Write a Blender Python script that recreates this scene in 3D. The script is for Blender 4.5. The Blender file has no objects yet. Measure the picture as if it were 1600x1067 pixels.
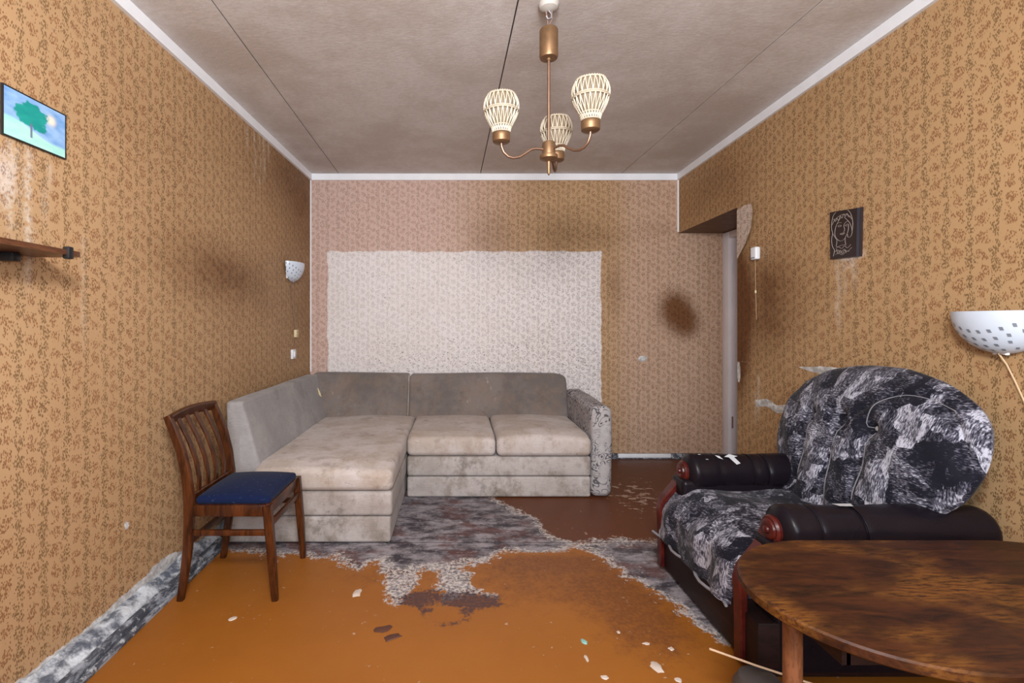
import bpy, math, random
import numpy as np
from mathutils import Vector, Matrix

random.seed(7)
S = bpy.context.scene
COL = S.collection
PI = math.pi

# ------------------------------------------------------------------ camera, world, light, exposure
FPX = 760.0                      # focal length in pixels of the 1600 px wide frame
CAMZ = 1.19
cam_d = bpy.data.cameras.new('camera')
cam_d.sensor_width = 36.0
cam_d.lens = FPX / 1600 * 36
cam_d.shift_x = (800 - 715) / 1600
cam_d.shift_y = -(533.5 - 504) / 1600
cam_d.clip_start = 0.02
cam = bpy.data.objects.new('camera', cam_d)
cam.location = (0, 0, CAMZ)
cam.rotation_euler = (PI / 2, 0, 0)
COL.objects.link(cam)
S.camera = cam

S.view_settings.view_transform = 'Standard'
S.view_settings.look = 'None'
S.view_settings.gamma = 1.0
S.view_settings.use_curve_mapping = False
S.view_settings.exposure = -0.22
S.cycles.use_denoising = True
S.cycles.max_bounces = 6
S.cycles.diffuse_bounces = 4
S.cycles.glossy_bounces = 2
S.cycles.adaptive_threshold = 0.03
S.cycles.sample_clamp_indirect = 6

world = bpy.data.worlds.new('world')
S.world = world
world.use_nodes = True
bg = world.node_tree.nodes['Background']
bg.inputs[0].default_value = (0.75, 0.85, 1.0, 1)
bg.inputs[1].default_value = 1.2

def area_light(name, loc, target, size, size_y, power, color):
    d = bpy.data.lights.new(name, 'AREA')
    d.shape = 'RECTANGLE'
    d.size, d.size_y, d.energy, d.color = size, size_y, power, color
    o = bpy.data.objects.new(name, d)
    o.location = loc
    o.rotation_euler = (Vector(target) - Vector(loc)).to_track_quat('-Z', 'Y').to_euler()
    COL.objects.link(o)
    return o

# daylight falling in through the window behind the camera
area_light('window_daylight', (0.35, -1.02, 1.55), (0.35, 3.0, 2.05), 1.9, 1.4, 112, (0.86, 0.93, 1.0))
# the photographer's raised lamp above the camera
area_light('photo_lamp', (0.05, -0.12, 2.10), (0.2, 4.0, 1.6), 0.36, 0.30, 78, (1.0, 0.98, 0.97))

# ------------------------------------------------------------------ helpers
def np_noise(x, y, seed=0):
    """smooth value noise in numpy, 0..1"""
    xi, yi = np.floor(x).astype(int), np.floor(y).astype(int)
    xf, yf = x - xi, y - yi
    xf, yf = xf * xf * (3 - 2 * xf), yf * yf * (3 - 2 * yf)
    def h(a, b):
        n = np.sin(a * 127.1 + b * 311.7 + seed * 74.7) * 43758.5453
        return n - np.floor(n)
    return ((h(xi, yi) * (1 - xf) + h(xi + 1, yi) * xf) * (1 - yf) +
            (h(xi, yi + 1) * (1 - xf) + h(xi + 1, yi + 1) * xf) * yf)

def fbm(x, y, seed=0, oct=3):
    t, a, s = 0, 0.5, 0
    for i in range(oct):
        t = t + a * np_noise(x * 2 ** i, y * 2 ** i, seed + i); s += a; a *= 0.5
    return t / s

def sstep(a, b, x):
    t = np.clip((x - a) / (b - a), 0, 1)
    return t * t * (3 - 2 * t)

def poly_sd(px, py, poly):
    """signed distance to a polygon, positive inside"""
    d = np.full(px.shape, 1e9); inside = np.zeros(px.shape, bool)
    n = len(poly)
    for i in range(n):
        ax, ay = poly[i]; bx, by = poly[(i + 1) % n]
        ex, ey = bx - ax, by - ay
        t = np.clip(((px - ax) * ex + (py - ay) * ey) / (ex * ex + ey * ey + 1e-12), 0, 1)
        d = np.minimum(d, np.hypot(px - ax - t * ex, py - ay - t * ey))
        cond = (ay > py) != (by > py)
        with np.errstate(divide='ignore', invalid='ignore'):
            xx = (bx - ax) * (py - ay) / (by - ay + 1e-12) + ax
        inside ^= cond & (px < xx)
    return np.where(inside, d, -d)

class MB:
    """collects vertices and faces of ONE mesh"""
    def __init__(self):
        self.v, self.f = [], []
    def add(self, verts, faces):
        o = len(self.v)
        self.v += [tuple(p) for p in verts]
        self.f += [tuple(i + o for i in f) for f in faces]
        return self
    def box(self, x0, x1, y0, y1, z0, z1, c=0.0):
        """box with optional chamfer c"""
        if c <= 0:
            self.add([(x0,y0,z0),(x1,y0,z0),(x1,y1,z0),(x0,y1,z0),(x0,y0,z1),(x1,y0,z1),(x1,y1,z1),(x0,y1,z1)],
                     [(0,3,2,1),(4,5,6,7),(0,1,5,4),(1,2,6,5),(2,3,7,6),(3,0,4,7)])
        else:
            self.rbox(x0, x1, y0, y1, z0, z1, c, res=10, steps=1)
        return self
    def rbox(self, x0, x1, y0, y1, z0, z1, r, res=0.06, steps=3, deform=None):
        """rounded, evenly subdivided box; deform(x,y,z) -> (x,y,z)"""
        lo, hi = (x0, y0, z0), (x1, y1, z1)
        def ticks(a, b):
            L = b - a
            rr = min(r, L * 0.499)
            e = [rr * math.tan(PI / 4 * k / steps) for k in range(steps + 1)]      # distance measured from inner edge
            left = [a + rr - q for q in reversed(e)]
            right = [b - rr + q for q in e]
            n = max(1, int(round((L - 2 * rr) / res)))
            mid = [a + rr + (L - 2 * rr) * k / n for k in range(1, n)]
            return left + mid + right
        T = [ticks(lo[i], hi[i]) for i in range(3)]
        idx, verts, faces = {}, [], []
        def vid(i, j, k):
            key = (i, j, k)
            if key in idx: return idx[key]
            p = [T[0][i], T[1][j], T[2][k]]
            q = [min(max(p[a], lo[a] + min(r, (hi[a]-lo[a])*.499)), hi[a] - min(r, (hi[a]-lo[a])*.499)) for a in range(3)]
            d = [p[a] - q[a] for a in range(3)]
            L = math.sqrt(sum(c * c for c in d))
            if L > 1e-9:
                rr = [min(r, (hi[a]-lo[a])*.499) for a in range(3)]
                p = [q[a] + d[a] / L * rr[a] for a in range(3)]
            if deform: p = deform(*p)
            idx[key] = len(verts); verts.append(tuple(p)); return idx[key]
        nx, ny, nz = len(T[0]) - 1, len(T[1]) - 1, len(T[2]) - 1
        for i in range(nx):
            for j in range(ny):
                faces.append((vid(i,j,0), vid(i,j+1,0), vid(i+1,j+1,0), vid(i+1,j,0)))
                faces.append((vid(i,j,nz), vid(i+1,j,nz), vid(i+1,j+1,nz), vid(i,j+1,nz)))
        for i in range(nx):
            for k in range(nz):
                faces.append((vid(i,0,k), vid(i+1,0,k), vid(i+1,0,k+1), vid(i,0,k+1)))
                faces.append((vid(i,ny,k), vid(i,ny,k+1), vid(i+1,ny,k+1), vid(i+1,ny,k)))
        for j in range(ny):
            for k in range(nz):
                faces.append((vid(0,j,k), vid(0,j,k+1), vid(0,j+1,k+1), vid(0,j+1,k)))
                faces.append((vid(nx,j,k), vid(nx,j+1,k), vid(nx,j+1,k+1), vid(nx,j,k+1)))
        return self.add(verts, faces)
    def tube(self, pts, r, n=8, caps=True):
        pts = [Vector(p) for p in pts]
        rs = r if isinstance(r, (list, tuple)) else [r] * len(pts)
        verts, faces = [], []
        prev = None
        for i, p in enumerate(pts):
            t = (pts[min(i + 1, len(pts) - 1)] - pts[max(i - 1, 0)]).normalized()
            if prev is None:
                a = t.orthogonal().normalized()
            else:
                a = (prev - t * prev.dot(t)).normalized()
            prev = a; b = t.cross(a)
            for k in range(n):
                w = 2 * PI * k / n
                verts.append(p + (a * math.cos(w) + b * math.sin(w)) * rs[i])
        for i in range(len(pts) - 1):
            for k in range(n):
                faces.append((i*n+k, i*n+(k+1)%n, (i+1)*n+(k+1)%n, (i+1)*n+k))
        if caps:
            faces.append(tuple(reversed(range(n)))); faces.append(tuple((len(pts)-1)*n + k for k in range(n)))
        return self.add(verts, faces)
    def bar(self, pts, wh, side):
        """rectangular section sweep; side = vector of the section's first axis, wh = list of (w, h)"""
        pts = [Vector(p) for p in pts]
        if not isinstance(wh, list): wh = [wh] * len(pts)
        verts, faces = [], []
        for i, p in enumerate(pts):
            t = (pts[min(i + 1, len(pts) - 1)] - pts[max(i - 1, 0)]).normalized()
            a = Vector(side); a = (a - t * a.dot(t)).normalized(); b = t.cross(a)
            w, h = wh[i][0] / 2, wh[i][1] / 2
            c = min(w, h) * 0.35
            for (u, v) in ((w-c,h),(-w+c,h),(-w,h-c),(-w,-h+c),(-w+c,-h),(w-c,-h),(w,-h+c),(w,h-c)):
                verts.append(p + a * u + b * v)
        n = 8
        for i in range(len(pts) - 1):
            for k in range(n):
                faces.append((i*n+k, i*n+(k+1)%n, (i+1)*n+(k+1)%n, (i+1)*n+k))
        faces.append(tuple(reversed(range(n)))); faces.append(tuple((len(pts)-1)*n + k for k in range(n)))
        return self.add(verts, faces)
    def lathe(self, prof, origin=(0,0,0), axis=(0,0,1), n=24):
        ax = Vector(axis).normalized(); a = ax.orthogonal().normalized(); b = ax.cross(a); o = Vector(origin)
        verts, faces = [], []
        for (r, h) in prof:
            for k in range(n):
                w = 2 * PI * k / n
                verts.append(o + ax * h + (a * math.cos(w) + b * math.sin(w)) * max(r, 1e-5))
        for i in range(len(prof) - 1):
            for k in range(n):
                faces.append((i*n+k, i*n+(k+1)%n, (i+1)*n+(k+1)%n, (i+1)*n+k))
        if prof[0][0] > 1e-4: faces.append(tuple(reversed(range(n))))
        if prof[-1][0] > 1e-4: faces.append(tuple((len(prof)-1)*n + k for k in range(n)))
        return self.add(verts, faces)
    def prism(self, poly, x0, x1, axis='y', c=0.0):
        """extrude polygon (list of 2D points); axis y: poly in (x,z), axis z: poly in (x,y), axis x: poly in (y,z)"""
        def P(p, h):
            return {'y': (p[0], h, p[1]), 'z': (p[0], p[1], h), 'x': (h, p[0], p[1])}[axis]
        n = len(poly)
        verts = [P(p, x0) for p in poly] + [P(p, x1) for p in poly]
        faces = [tuple(range(n)), tuple(reversed(range(n, 2*n)))]
        faces += [((k+1) % n, k, n + k, n + (k+1) % n) for k in range(n)]
        return self.add(verts, faces)
    def build(self, name, mat, parent=None, smooth=True, loc=None, kind=None, label=None):
        base = Vector((0, 0, 0))
        if parent is not None: base = ORG[parent.name]
        elif loc is not None: base = Vector(loc)
        me = bpy.data.meshes.new(name)
        me.from_pydata([tuple(Vector(p) - base) for p in self.v], [], self.f)
        me.validate()
        import bmesh
        bm = bmesh.new(); bm.from_mesh(me)
        bmesh.ops.recalc_face_normals(bm, faces=bm.faces)
        bm.to_mesh(me); bm.free()
        if smooth:
            for p in me.polygons: p.use_smooth = True
            try: me.set_sharp_from_angle(angle=math.radians(38))
            except Exception: pass
        me.materials.append(mat)
        o = bpy.data.objects.new(name, me)
        COL.objects.link(o)
        ORG[o.name] = base
        if parent is not None: o.parent = parent
        else: o.location = base
        if kind: o['kind'] = kind
        if label: o['label'] = label
        return o

ORG = {}
def tag(o, label, cat, group=None):
    o['label'] = label; o['category'] = cat
    if group: o['group'] = group
    return o
def thing(name, label, cat, loc, group=None):
    o = bpy.data.objects.new(name, None)
    o.empty_display_size = 0.1
    COL.objects.link(o); o.location = loc
    ORG[o.name] = Vector(loc)
    return tag(o, label, cat, group)
def struct(o, label=None):
    o['kind'] = 'structure'
    if label: o['label'] = label
    return o

def grid_mesh(name, us, vs, pos, mat, attrs=None, skip=None, parent=None, flip=False):
    """surface over ticks us x vs; pos(U,V)->XYZ arrays; UV map holds metres; attrs: name -> array over the grid"""
    U, V = np.meshgrid(us, vs, indexing='ij')
    X, Y, Z = pos(U, V)
    nu, nv = len(us), len(vs)
    verts = np.stack([X.ravel(), Y.ravel(), Z.ravel()], 1)
    I = np.arange(nu * nv).reshape(nu, nv)
    a, b, c, d = I[:-1,:-1], I[1:,:-1], I[1:,1:], I[:-1,1:]
    quads = np.stack([a, b, c, d] if not flip else [d, c, b, a], -1).reshape(-1, 4)
    if skip is not None:
        uc = (U[:-1,:-1] + U[1:,1:]) / 2; vc = (V[:-1,:-1] + V[1:,1:]) / 2
        quads = quads[~skip(uc, vc).ravel()]
    me = bpy.data.meshes.new(name)
    me.from_pydata(verts.tolist(), [], quads.tolist())
    uv = me.uv_layers.new(name='UVMap')
    li = np.empty(len(me.loops), dtype=np.int32); me.loops.foreach_get('vertex_index', li)
    uvs = np.stack([U.ravel()[li], V.ravel()[li]], 1)
    uv.data.foreach_set('uv', uvs.ravel().astype(np.float32))
    for k, arr in (attrs or {}).items():
        if arr.ndim == 3:
            at = me.attributes.new(k, 'FLOAT_COLOR', 'POINT')
            full = np.concatenate([arr.reshape(-1, 3), np.ones((nu * nv, 1))], 1)
            at.data.foreach_set('color', full.ravel().astype(np.float32))
        else:
            at = me.attributes.new(k, 'FLOAT', 'POINT')
            at.data.foreach_set('value', arr.ravel().astype(np.float32))
    for p in me.polygons: p.use_smooth = True
    me.materials.append(mat)
    o = bpy.data.objects.new(name, me)
    COL.objects.link(o)
    ORG[o.name] = Vector((0, 0, 0))
    if parent is not None: o.parent = parent
    return o

# ------------------------------------------------------------------ materials
class NT:
    def __init__(self, name):
        self.mat = bpy.data.materials.new(name); self.mat.use_nodes = True
        self.nt = self.mat.node_tree
        self.b = self.nt.nodes['Principled BSDF']
    def n(self, typ, ins=None, **kw):
        nd = self.nt.nodes.new(typ)
        for k, v in kw.items(): setattr(nd, k, v)
        for k, v in (ins or {}).items(): self.put(nd.inputs[k], v)
        return nd
    def put(self, sock, v):
        if isinstance(v, bpy.types.NodeSocket): self.nt.links.new(v, sock)
        elif isinstance(v, (tuple, list)) and sock.type == 'RGBA' and len(v) == 3: sock.default_value = (*v, 1)
        else: sock.default_value = v
    def m(self, op, a, b=0.0, c=0.0, clamp=False):
        nd = self.n('ShaderNodeMath', {0: a, 1: b, 2: c}, operation=op, use_clamp=clamp); return nd.outputs[0]
    def mix(self, f, a, b, blend='MIX'):
        nd = self.n('ShaderNodeMix', data_type='RGBA', blend_type=blend)
        self.put(nd.inputs[0], f); self.put(nd.inputs[6], a); self.put(nd.inputs[7], b); return nd.outputs[2]
    def sm(self, x, lo, hi, a=0.0, b=1.0):
        nd = self.n('ShaderNodeMapRange', {0: x, 1: lo, 2: hi, 3: a, 4: b}, interpolation_type='SMOOTHSTEP'); return nd.outputs[0]
    def attr(self, name): return self.n('ShaderNodeAttribute', attribute_name=name).outputs['Fac']
    def attrc(self, name): return self.n('ShaderNodeAttribute', attribute_name=name).outputs['Color']
    def uv(self): return self.n('ShaderNodeUVMap', uv_map='UVMap').outputs[0]
    def obj(self): return self.n('ShaderNodeTexCoord').outputs['Object']
    def scale(self, v, s, off=(0,0,0), rot=(0,0,0)):
        return self.n('ShaderNodeMapping', {'Vector': v, 'Scale': s, 'Location': off, 'Rotation': rot}).outputs[0]
    def noise(self, v, scale, detail=3.0, rough=0.55, dist=0.0):
        return self.n('ShaderNodeTexNoise', {'Vector': v, 'Scale': scale, 'Detail': detail, 'Roughness': rough, 'Distortion': dist}).outputs['Fac']
    def vor(self, v, scale, rnd=1.0, feature='F1', dims='3D', metric='EUCLIDEAN'):
        nd = self.n('ShaderNodeTexVoronoi', {'Vector': v, 'Scale': scale, 'Randomness': rnd}, feature=feature, voronoi_dimensions=dims, distance=metric)
        return nd
    def sepr(self, c): return self.n('ShaderNodeSeparateColor', {0: c}).outputs[0]
    def bump(self, h, strength=0.3, dist=0.01):
        self.put(self.b.inputs['Normal'], self.n('ShaderNodeBump', {'Height': h, 'Strength': strength, 'Distance': dist}).outputs[0])
    def done(self, col=None, rough=None, metal=None, spec=None, **kw):
        if col is not None: self.put(self.b.inputs['Base Color'], col)
        if rough is not None: self.put(self.b.inputs['Roughness'], rough)
        if metal is not None: self.put(self.b.inputs['Metallic'], metal)
        if spec is not None: self.put(self.b.inputs['Specular IOR Level'], spec)
        for k, v in kw.items(): self.put(self.b.inputs[k], v)
        return self.mat

def simple(name, col, rough=0.5, metal=0.0, var=0.15, vs=14.0, spec=0.5, bump=0.0):
    t = NT(name); v = t.obj()
    n = t.noise(v, vs, 4)
    c2 = tuple(x * (1 - var) for x in col); c1 = tuple(min(1, x * (1 + var)) for x in col)
    if bump: t.bump(n, bump, 0.004)
    return t.done(t.mix(n, c2, c1), rough, metal, spec)

def wallpaper(name):
    t = NT(name); uv = t.uv()
    # printed sprigs: columns of upright sprigs alternating with columns of round flower heads, staggered
    wn = t.n('ShaderNodeTexNoise', {'Vector': uv, 'Scale': 17.0, 'Detail': 1.0}, noise_dimensions='2D').outputs['Color']
    wob = t.n('ShaderNodeVectorMath', {0: wn, 1: (0.036, 0.055, 0), 2: uv}, operation='MULTIPLY_ADD').outputs[0]
    sx = t.n('ShaderNodeSeparateXYZ', {0: wob})
    cu = t.m('DIVIDE', sx.outputs[0], 0.044)
    col = t.m('FLOOR', cu)
    odd = t.m('FLOORED_MODULO', col, 2.0)
    cv = t.m('ADD', t.m('DIVIDE', sx.outputs[1], 0.066), t.m('MULTIPLY', col, 0.37))
    fu, fv = t.m('SUBTRACT', t.m('FRACT', cu), 0.5), t.m('SUBTRACT', t.m('FRACT', cv), 0.5)
    ra = t.m('SQRT', t.m('ADD', t.m('POWER', t.m('MULTIPLY', t.m('ABSOLUTE', fu), 1.9), 2.0), t.m('POWER', t.m('MULTIPLY', t.m('ABSOLUTE', fv), 1.55), 2.0)))
    rb2 = t.m('SQRT', t.m('ADD', t.m('POWER', t.m('ABSOLUTE', t.m('MULTIPLY', fu, 1.45)), 2.0), t.m('POWER', t.m('ABSOLUTE', t.m('MULTIPLY', fv, 2.1)), 2.0)))
    edge = t.m('MULTIPLY', t.m('SUBTRACT', t.noise(uv, 45, 2.0), 0.5), 0.9)
    den1 = t.m('MULTIPLY', t.sm(t.m('ADD', rb2, edge), 1.05, 0.30), t.m('MULTIPLY', odd, 0.80))
    den2 = t.m('MULTIPLY', t.sm(t.m('ADD', ra, edge), 1.10, 0.30), t.m('MULTIPLY', t.m('SUBTRACT', 1.0, odd), 0.80))
    def dabs(rot, off):       # little brush-stroke leaves, kept where the sprig is dense
        lv = t.vor(t.scale(uv, (1.25, 0.62, 1), off, (0, 0, rot)), 150.0, 1.0, dims='2D')
        mark = t.sm(lv.outputs['Distance'], 0.50, 0.30)
        rnd = t.sepr(lv.outputs['Color'])
        return mark, rnd
    m1, r1 = dabs(0.65, (0, 0, 0)); m2, r2 = dabs(-0.65, (3.1, 1.7, 0))
    blob1 = t.m('MAXIMUM', t.m('MULTIPLY', m1, t.m('LESS_THAN', r1, den1)), t.m('MULTIPLY', m2, t.m('LESS_THAN', r2, t.m('MULTIPLY', den1, 0.7))))
    blob2 = t.m('MAXIMUM', t.m('MULTIPLY', m1, t.m('LESS_THAN', r1, den2)), t.m('MULTIPLY', m2, t.m('LESS_THAN', r2, t.m('MULTIPLY', den2, 0.7))))
    leafn = r1
    fade_glare, tint, stain_tone = t.attr('fade_glare'), t.attr('tint'), t.attr('stain_tone')
    torn, mold, streak = t.attr('torn'), t.attr('mold'), t.attr('streak')
    big = t.noise(uv, 1.6, 4, 0.6)
    fine = t.noise(uv, 55, 4, 0.7)
    fw = t.m('ADD', fade_glare, t.m('MULTIPLY', t.m('SUBTRACT', fine, 0.5), 0.22))
    fade_glareS = t.sm(fw, 0.38, 0.62)
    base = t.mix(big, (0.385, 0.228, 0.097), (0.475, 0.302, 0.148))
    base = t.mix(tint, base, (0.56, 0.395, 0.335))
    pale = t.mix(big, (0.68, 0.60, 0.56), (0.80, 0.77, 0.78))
    base = t.mix(fade_glareS, base, pale)
    mc1 = t.mix(leafn, (0.15, 0.058, 0.020), (0.25, 0.100, 0.038))
    mc1 = t.mix(fade_glareS, mc1, (0.33, 0.275, 0.27))
    mc2 = t.mix(fade_glareS, (0.125, 0.064, 0.022), (0.34, 0.295, 0.285))
    amt = t.m('SUBTRACT', 0.80, t.m('MULTIPLY', tint, 0.30))
    c = t.mix(t.m('MULTIPLY', blob1, amt), base, mc1)
    c = t.mix(t.m('MULTIPLY', blob2, amt), c, mc2)
    # brown soot and stains, plus painted-in dimness of the far side walls
    st = t.sm(t.m('ADD', stain_tone, t.m('MULTIPLY', t.m('SUBTRACT', t.noise(uv, 5, 5, 0.65), 0.5), t.m('MULTIPLY', stain_tone, 0.9))), 0.05, 1.0)
    c = t.mix(st, c, t.mix(1.0, c, (0.30, 0.17, 0.065), 'MULTIPLY'))
    # pale run marks
    c = t.mix(t.m('MULTIPLY', streak, t.sm(fine, 0.35, 0.6)), c, (0.62, 0.55, 0.46))
    # mould specks
    sp = t.sm(t.noise(t.scale(uv, (1, 1.5, 1), (2, 9, 0), (0, 0, .5)), 48, 3.0, 0.6), 0.60, 0.65)
    md = t.m('MULTIPLY', sp, t.sm(t.m('ADD', t.noise(uv, 9, 4, 0.7), t.m('MULTIPLY', mold, 0.42)), 0.58, 0.82))
    c = t.mix(t.m('MULTIPLY', md, 0.9), c, (0.07, 0.055, 0.045))
    # torn away to the plaster
    tw = t.sm(t.m('ADD', torn, t.m('MULTIPLY', t.m('SUBTRACT', t.noise(uv, 26, 5, 0.65), 0.5), 0.55)), 0.46, 0.54)
    pl = t.mix(t.sm(t.noise(uv, 22, 5, 0.7), 0.38, 0.66), (0.36, 0.35, 0.34), (0.72, 0.72, 0.72))
    c = t.mix(t.m('MULTIPLY', tw, t.m('GREATER_THAN', torn, 0.02)), c, pl)
    t.bump(t.m('ADD', t.m('MULTIPLY', fine, 0.5), t.m('MULTIPLY', tw, -1.2)), 0.25, 0.004)
    return t.done(c, 0.62, spec=0.35)

def floor_paint(name):
    t = NT(name); uv = t.uv()
    worn, brown, burn, dirt = t.attr('worn'), t.attr('brown'), t.attr('burn'), t.attr('dirt')
    n1, n2, n3 = t.noise(uv, 2.2, 4, 0.6), t.noise(uv, 15, 6, 0.7), t.noise(uv, 60, 5, 0.7)
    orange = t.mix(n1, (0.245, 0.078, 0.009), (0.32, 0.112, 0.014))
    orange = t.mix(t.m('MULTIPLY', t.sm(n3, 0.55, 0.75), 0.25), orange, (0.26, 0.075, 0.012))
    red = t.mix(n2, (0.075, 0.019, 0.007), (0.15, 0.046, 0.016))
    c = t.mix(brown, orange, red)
    d = t.sm(t.m('ADD', dirt, t.m('MULTIPLY', t.m('SUBTRACT', n2, 0.5), 1.3)), 0.35, 0.95)
    c = t.mix(t.m('MULTIPLY', t.m('MULTIPLY', d, 0.75), t.sm(n3, 0.30, 0.62, 0.35, 1.0)), c, (0.115, 0.036, 0.014))
    # scattered chips
    ch = t.m('MAXIMUM', t.m('MULTIPLY', t.sm(t.noise(uv, 34, 4, 0.6), 0.66, 0.69), t.sm(t.noise(uv, 3.0, 2), 0.46, 0.56)), t.sm(t.m('ADD', t.m('MULTIPLY', t.attr('flake'), 0.22), t.noise(t.scale(uv, (1, 1.3, 1)), 16, 4, 0.6)), 0.72, 0.75))
    c = t.mix(t.m('MULTIPLY', ch, 0.7), c, (0.46, 0.34, 0.26))
    nl = t.noise(uv, 5.5, 5, 0.65)
    w = t.m('ADD', worn, t.m('ADD', t.m('MULTIPLY', t.m('SUBTRACT', nl, 0.5), 0.70), t.m('ADD', t.m('MULTIPLY', t.m('SUBTRACT', n2, 0.5), 0.62), t.m('MULTIPLY', t.m('SUBTRACT', n3, 0.5), 0.25))))
    body = t.sm(w, 0.46, 0.54)
    wide = t.m('ADD', 0.54, t.m('ADD', t.m('MULTIPLY', t.attr('rim'), 0.24), t.m('MULTIPLY', t.noise(uv, 4.0, 2), 0.12)))
    rim = t.m('MULTIPLY', t.sm(w, 0.44, 0.49), t.sm(t.m('SUBTRACT', w, wide), 0.06, -0.06))
    rimn = t.m('MULTIPLY', rim, t.sm(t.noise(uv, 55, 6, 0.78), 0.45, 0.55))
    g = t.mix(t.sm(t.noise(t.scale(uv, (1, 2.0, 1)), 6, 6, 0.78), 0.38, 0.62), (0.040, 0.033, 0.042), (0.30, 0.27, 0.29))
    g = t.mix(t.m('MULTIPLY', t.sm(t.noise(t.scale(uv, (1, 1.6, 1), (7, 2, 0)), 3.2, 5, .7), 0.50, 0.62), 0.75), g, (0.10, 0.036, 0.030))
    g = t.mix(t.m('MULTIPLY', t.sm(t.noise(t.scale(uv, (1, 1.5, 1)), 30, 6, 0.78), 0.57, 0.66), 0.75), g, (0.46, 0.43, 0.45))
    c = t.mix(body, c, g)
    c = t.mix(t.m('MULTIPLY', rimn, 0.9), c, (0.60, 0.54, 0.50))
    b = t.sm(t.m('ADD', burn, t.m('ADD', t.m('MULTIPLY', t.m('SUBTRACT', n2, 0.5), 1.2), t.m('MULTIPLY', t.m('SUBTRACT', n3, 0.5), 1.0))), 0.42, 0.80)
    c = t.mix(t.m('MULTIPLY', b, t.sm(n3, 0.28, 0.55, 0.45, 0.92)), c, (0.050, 0.024, 0.028))
    t.bump(t.m('ADD', t.m('MULTIPLY', body, -0.8), t.m('ADD', t.m('MULTIPLY', rimn, 0.9), t.m('MULTIPLY', n3, 0.25))), 0.35, 0.004)
    rough = t.m('ADD', t.m('MULTIPLY', body, 0.30), t.m('ADD', 0.36, t.m('MULTIPLY', n2, 0.18)))
    return t.done(c, rough, spec=0.4)

def ceiling_paint(name):
    t = NT(name); uv = t.obj()
    n1, n2 = t.sm(t.noise(uv, 1.5, 6, 0.7), 0.36, 0.64), t.noise(t.scale(uv, (1, 2.0, 1)), 34, 6, 0.75)
    c = t.mix(n1, (0.56, 0.51, 0.48), (0.70, 0.675, 0.665))
    c = t.mix(t.m('MULTIPLY', t.sm(n2, 0.35, 0.65), 0.30), c, (0.42, 0.365, 0.33))
    sp = t.m('MULTIPLY', t.sm(t.noise(uv, 75, 2), 0.70, 0.75), t.sm(t.noise(uv, 2.2, 2), 0.50, 0.62))
    c = t.mix(t.m('MULTIPLY', sp, 0.6), c, (0.72, 0.70, 0.68))
    t.bump(n2, 0.25, 0.006)
    return t.done(c, 0.6, spec=0.3)

def fabric(name, c1, c2, c3, stain_tone=0.5):
    t = NT(name); v = t.obj()
    n1, n2 = t.noise(v, 2.6, 5, 0.65), t.noise(t.scale(v, (1, 1, .8)), 6.5, 6, 0.72)
    weave = t.noise(t.scale(v, (25, 25, 190)), 1.0, 3)
    c = t.mix(t.sm(n1, 0.40, 0.60), c1, c2)
    c = t.mix(t.m('MULTIPLY', t.sm(n2, 0.46, 0.66), stain_tone), c, c3)
    c = t.mix(t.m('MULTIPLY', t.sm(t.noise(t.scale(v, (1, 1, 1), (5, 5, 5)), 4.0, 6, 0.75), 0.54, 0.68), stain_tone * .9), c, tuple(x * .55 for x in c3))
    c = t.mix(t.m('MULTIPLY', t.sm(t.noise(v, 36, 4, 0.7), 0.60, 0.70), 0.40), c, tuple(x * .30 for x in c3))
    run = t.m('MULTIPLY', t.sm(t.noise(t.scale(v, (38, 38, 3.5)), 1.0, 3), 0.60, 0.72), t.sm(n1, 0.52, 0.60))
    c = t.mix(t.m('MULTIPLY', run, 0.35), c, (0.62, 0.60, 0.58))
    c = t.mix(t.m('MULTIPLY', weave, 0.30), c, tuple(x * .55 for x in c1))
    t.bump(t.m('ADD', weave, t.m('MULTIPLY', n2, 2.5)), 0.35, 0.006)
    return t.done(c, 0.92, spec=0.15, **{'Sheen Weight': 0.10})

def scroll_fabric(name):
    t = NT(name); v = t.obj()
    w = t.n('ShaderNodeTexNoise', {'Vector': v, 'Scale': 11.0, 'Detail': 0.6, 'Distortion': 1.8}).outputs['Fac']
    bands = t.m('ABSOLUTE', t.m('SUBTRACT', t.m('FRACT', t.m('MULTIPLY', w, 7.0)), 0.5))
    ink = t.m('MULTIPLY', t.sm(bands, 0.22, 0.10), t.sm(t.noise(v, 8, 2), 0.40, 0.50))
    n = t.noise(v, 30, 4)
    c = t.mix(n, (0.30, 0.275, 0.275), (0.48, 0.455, 0.46))
    c = t.mix(t.m('MULTIPLY', ink, 0.9), c, (0.06, 0.055, 0.065))
    t.bump(n, 0.3, 0.004)
    return t.done(c, 0.9, spec=0.15)

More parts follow.
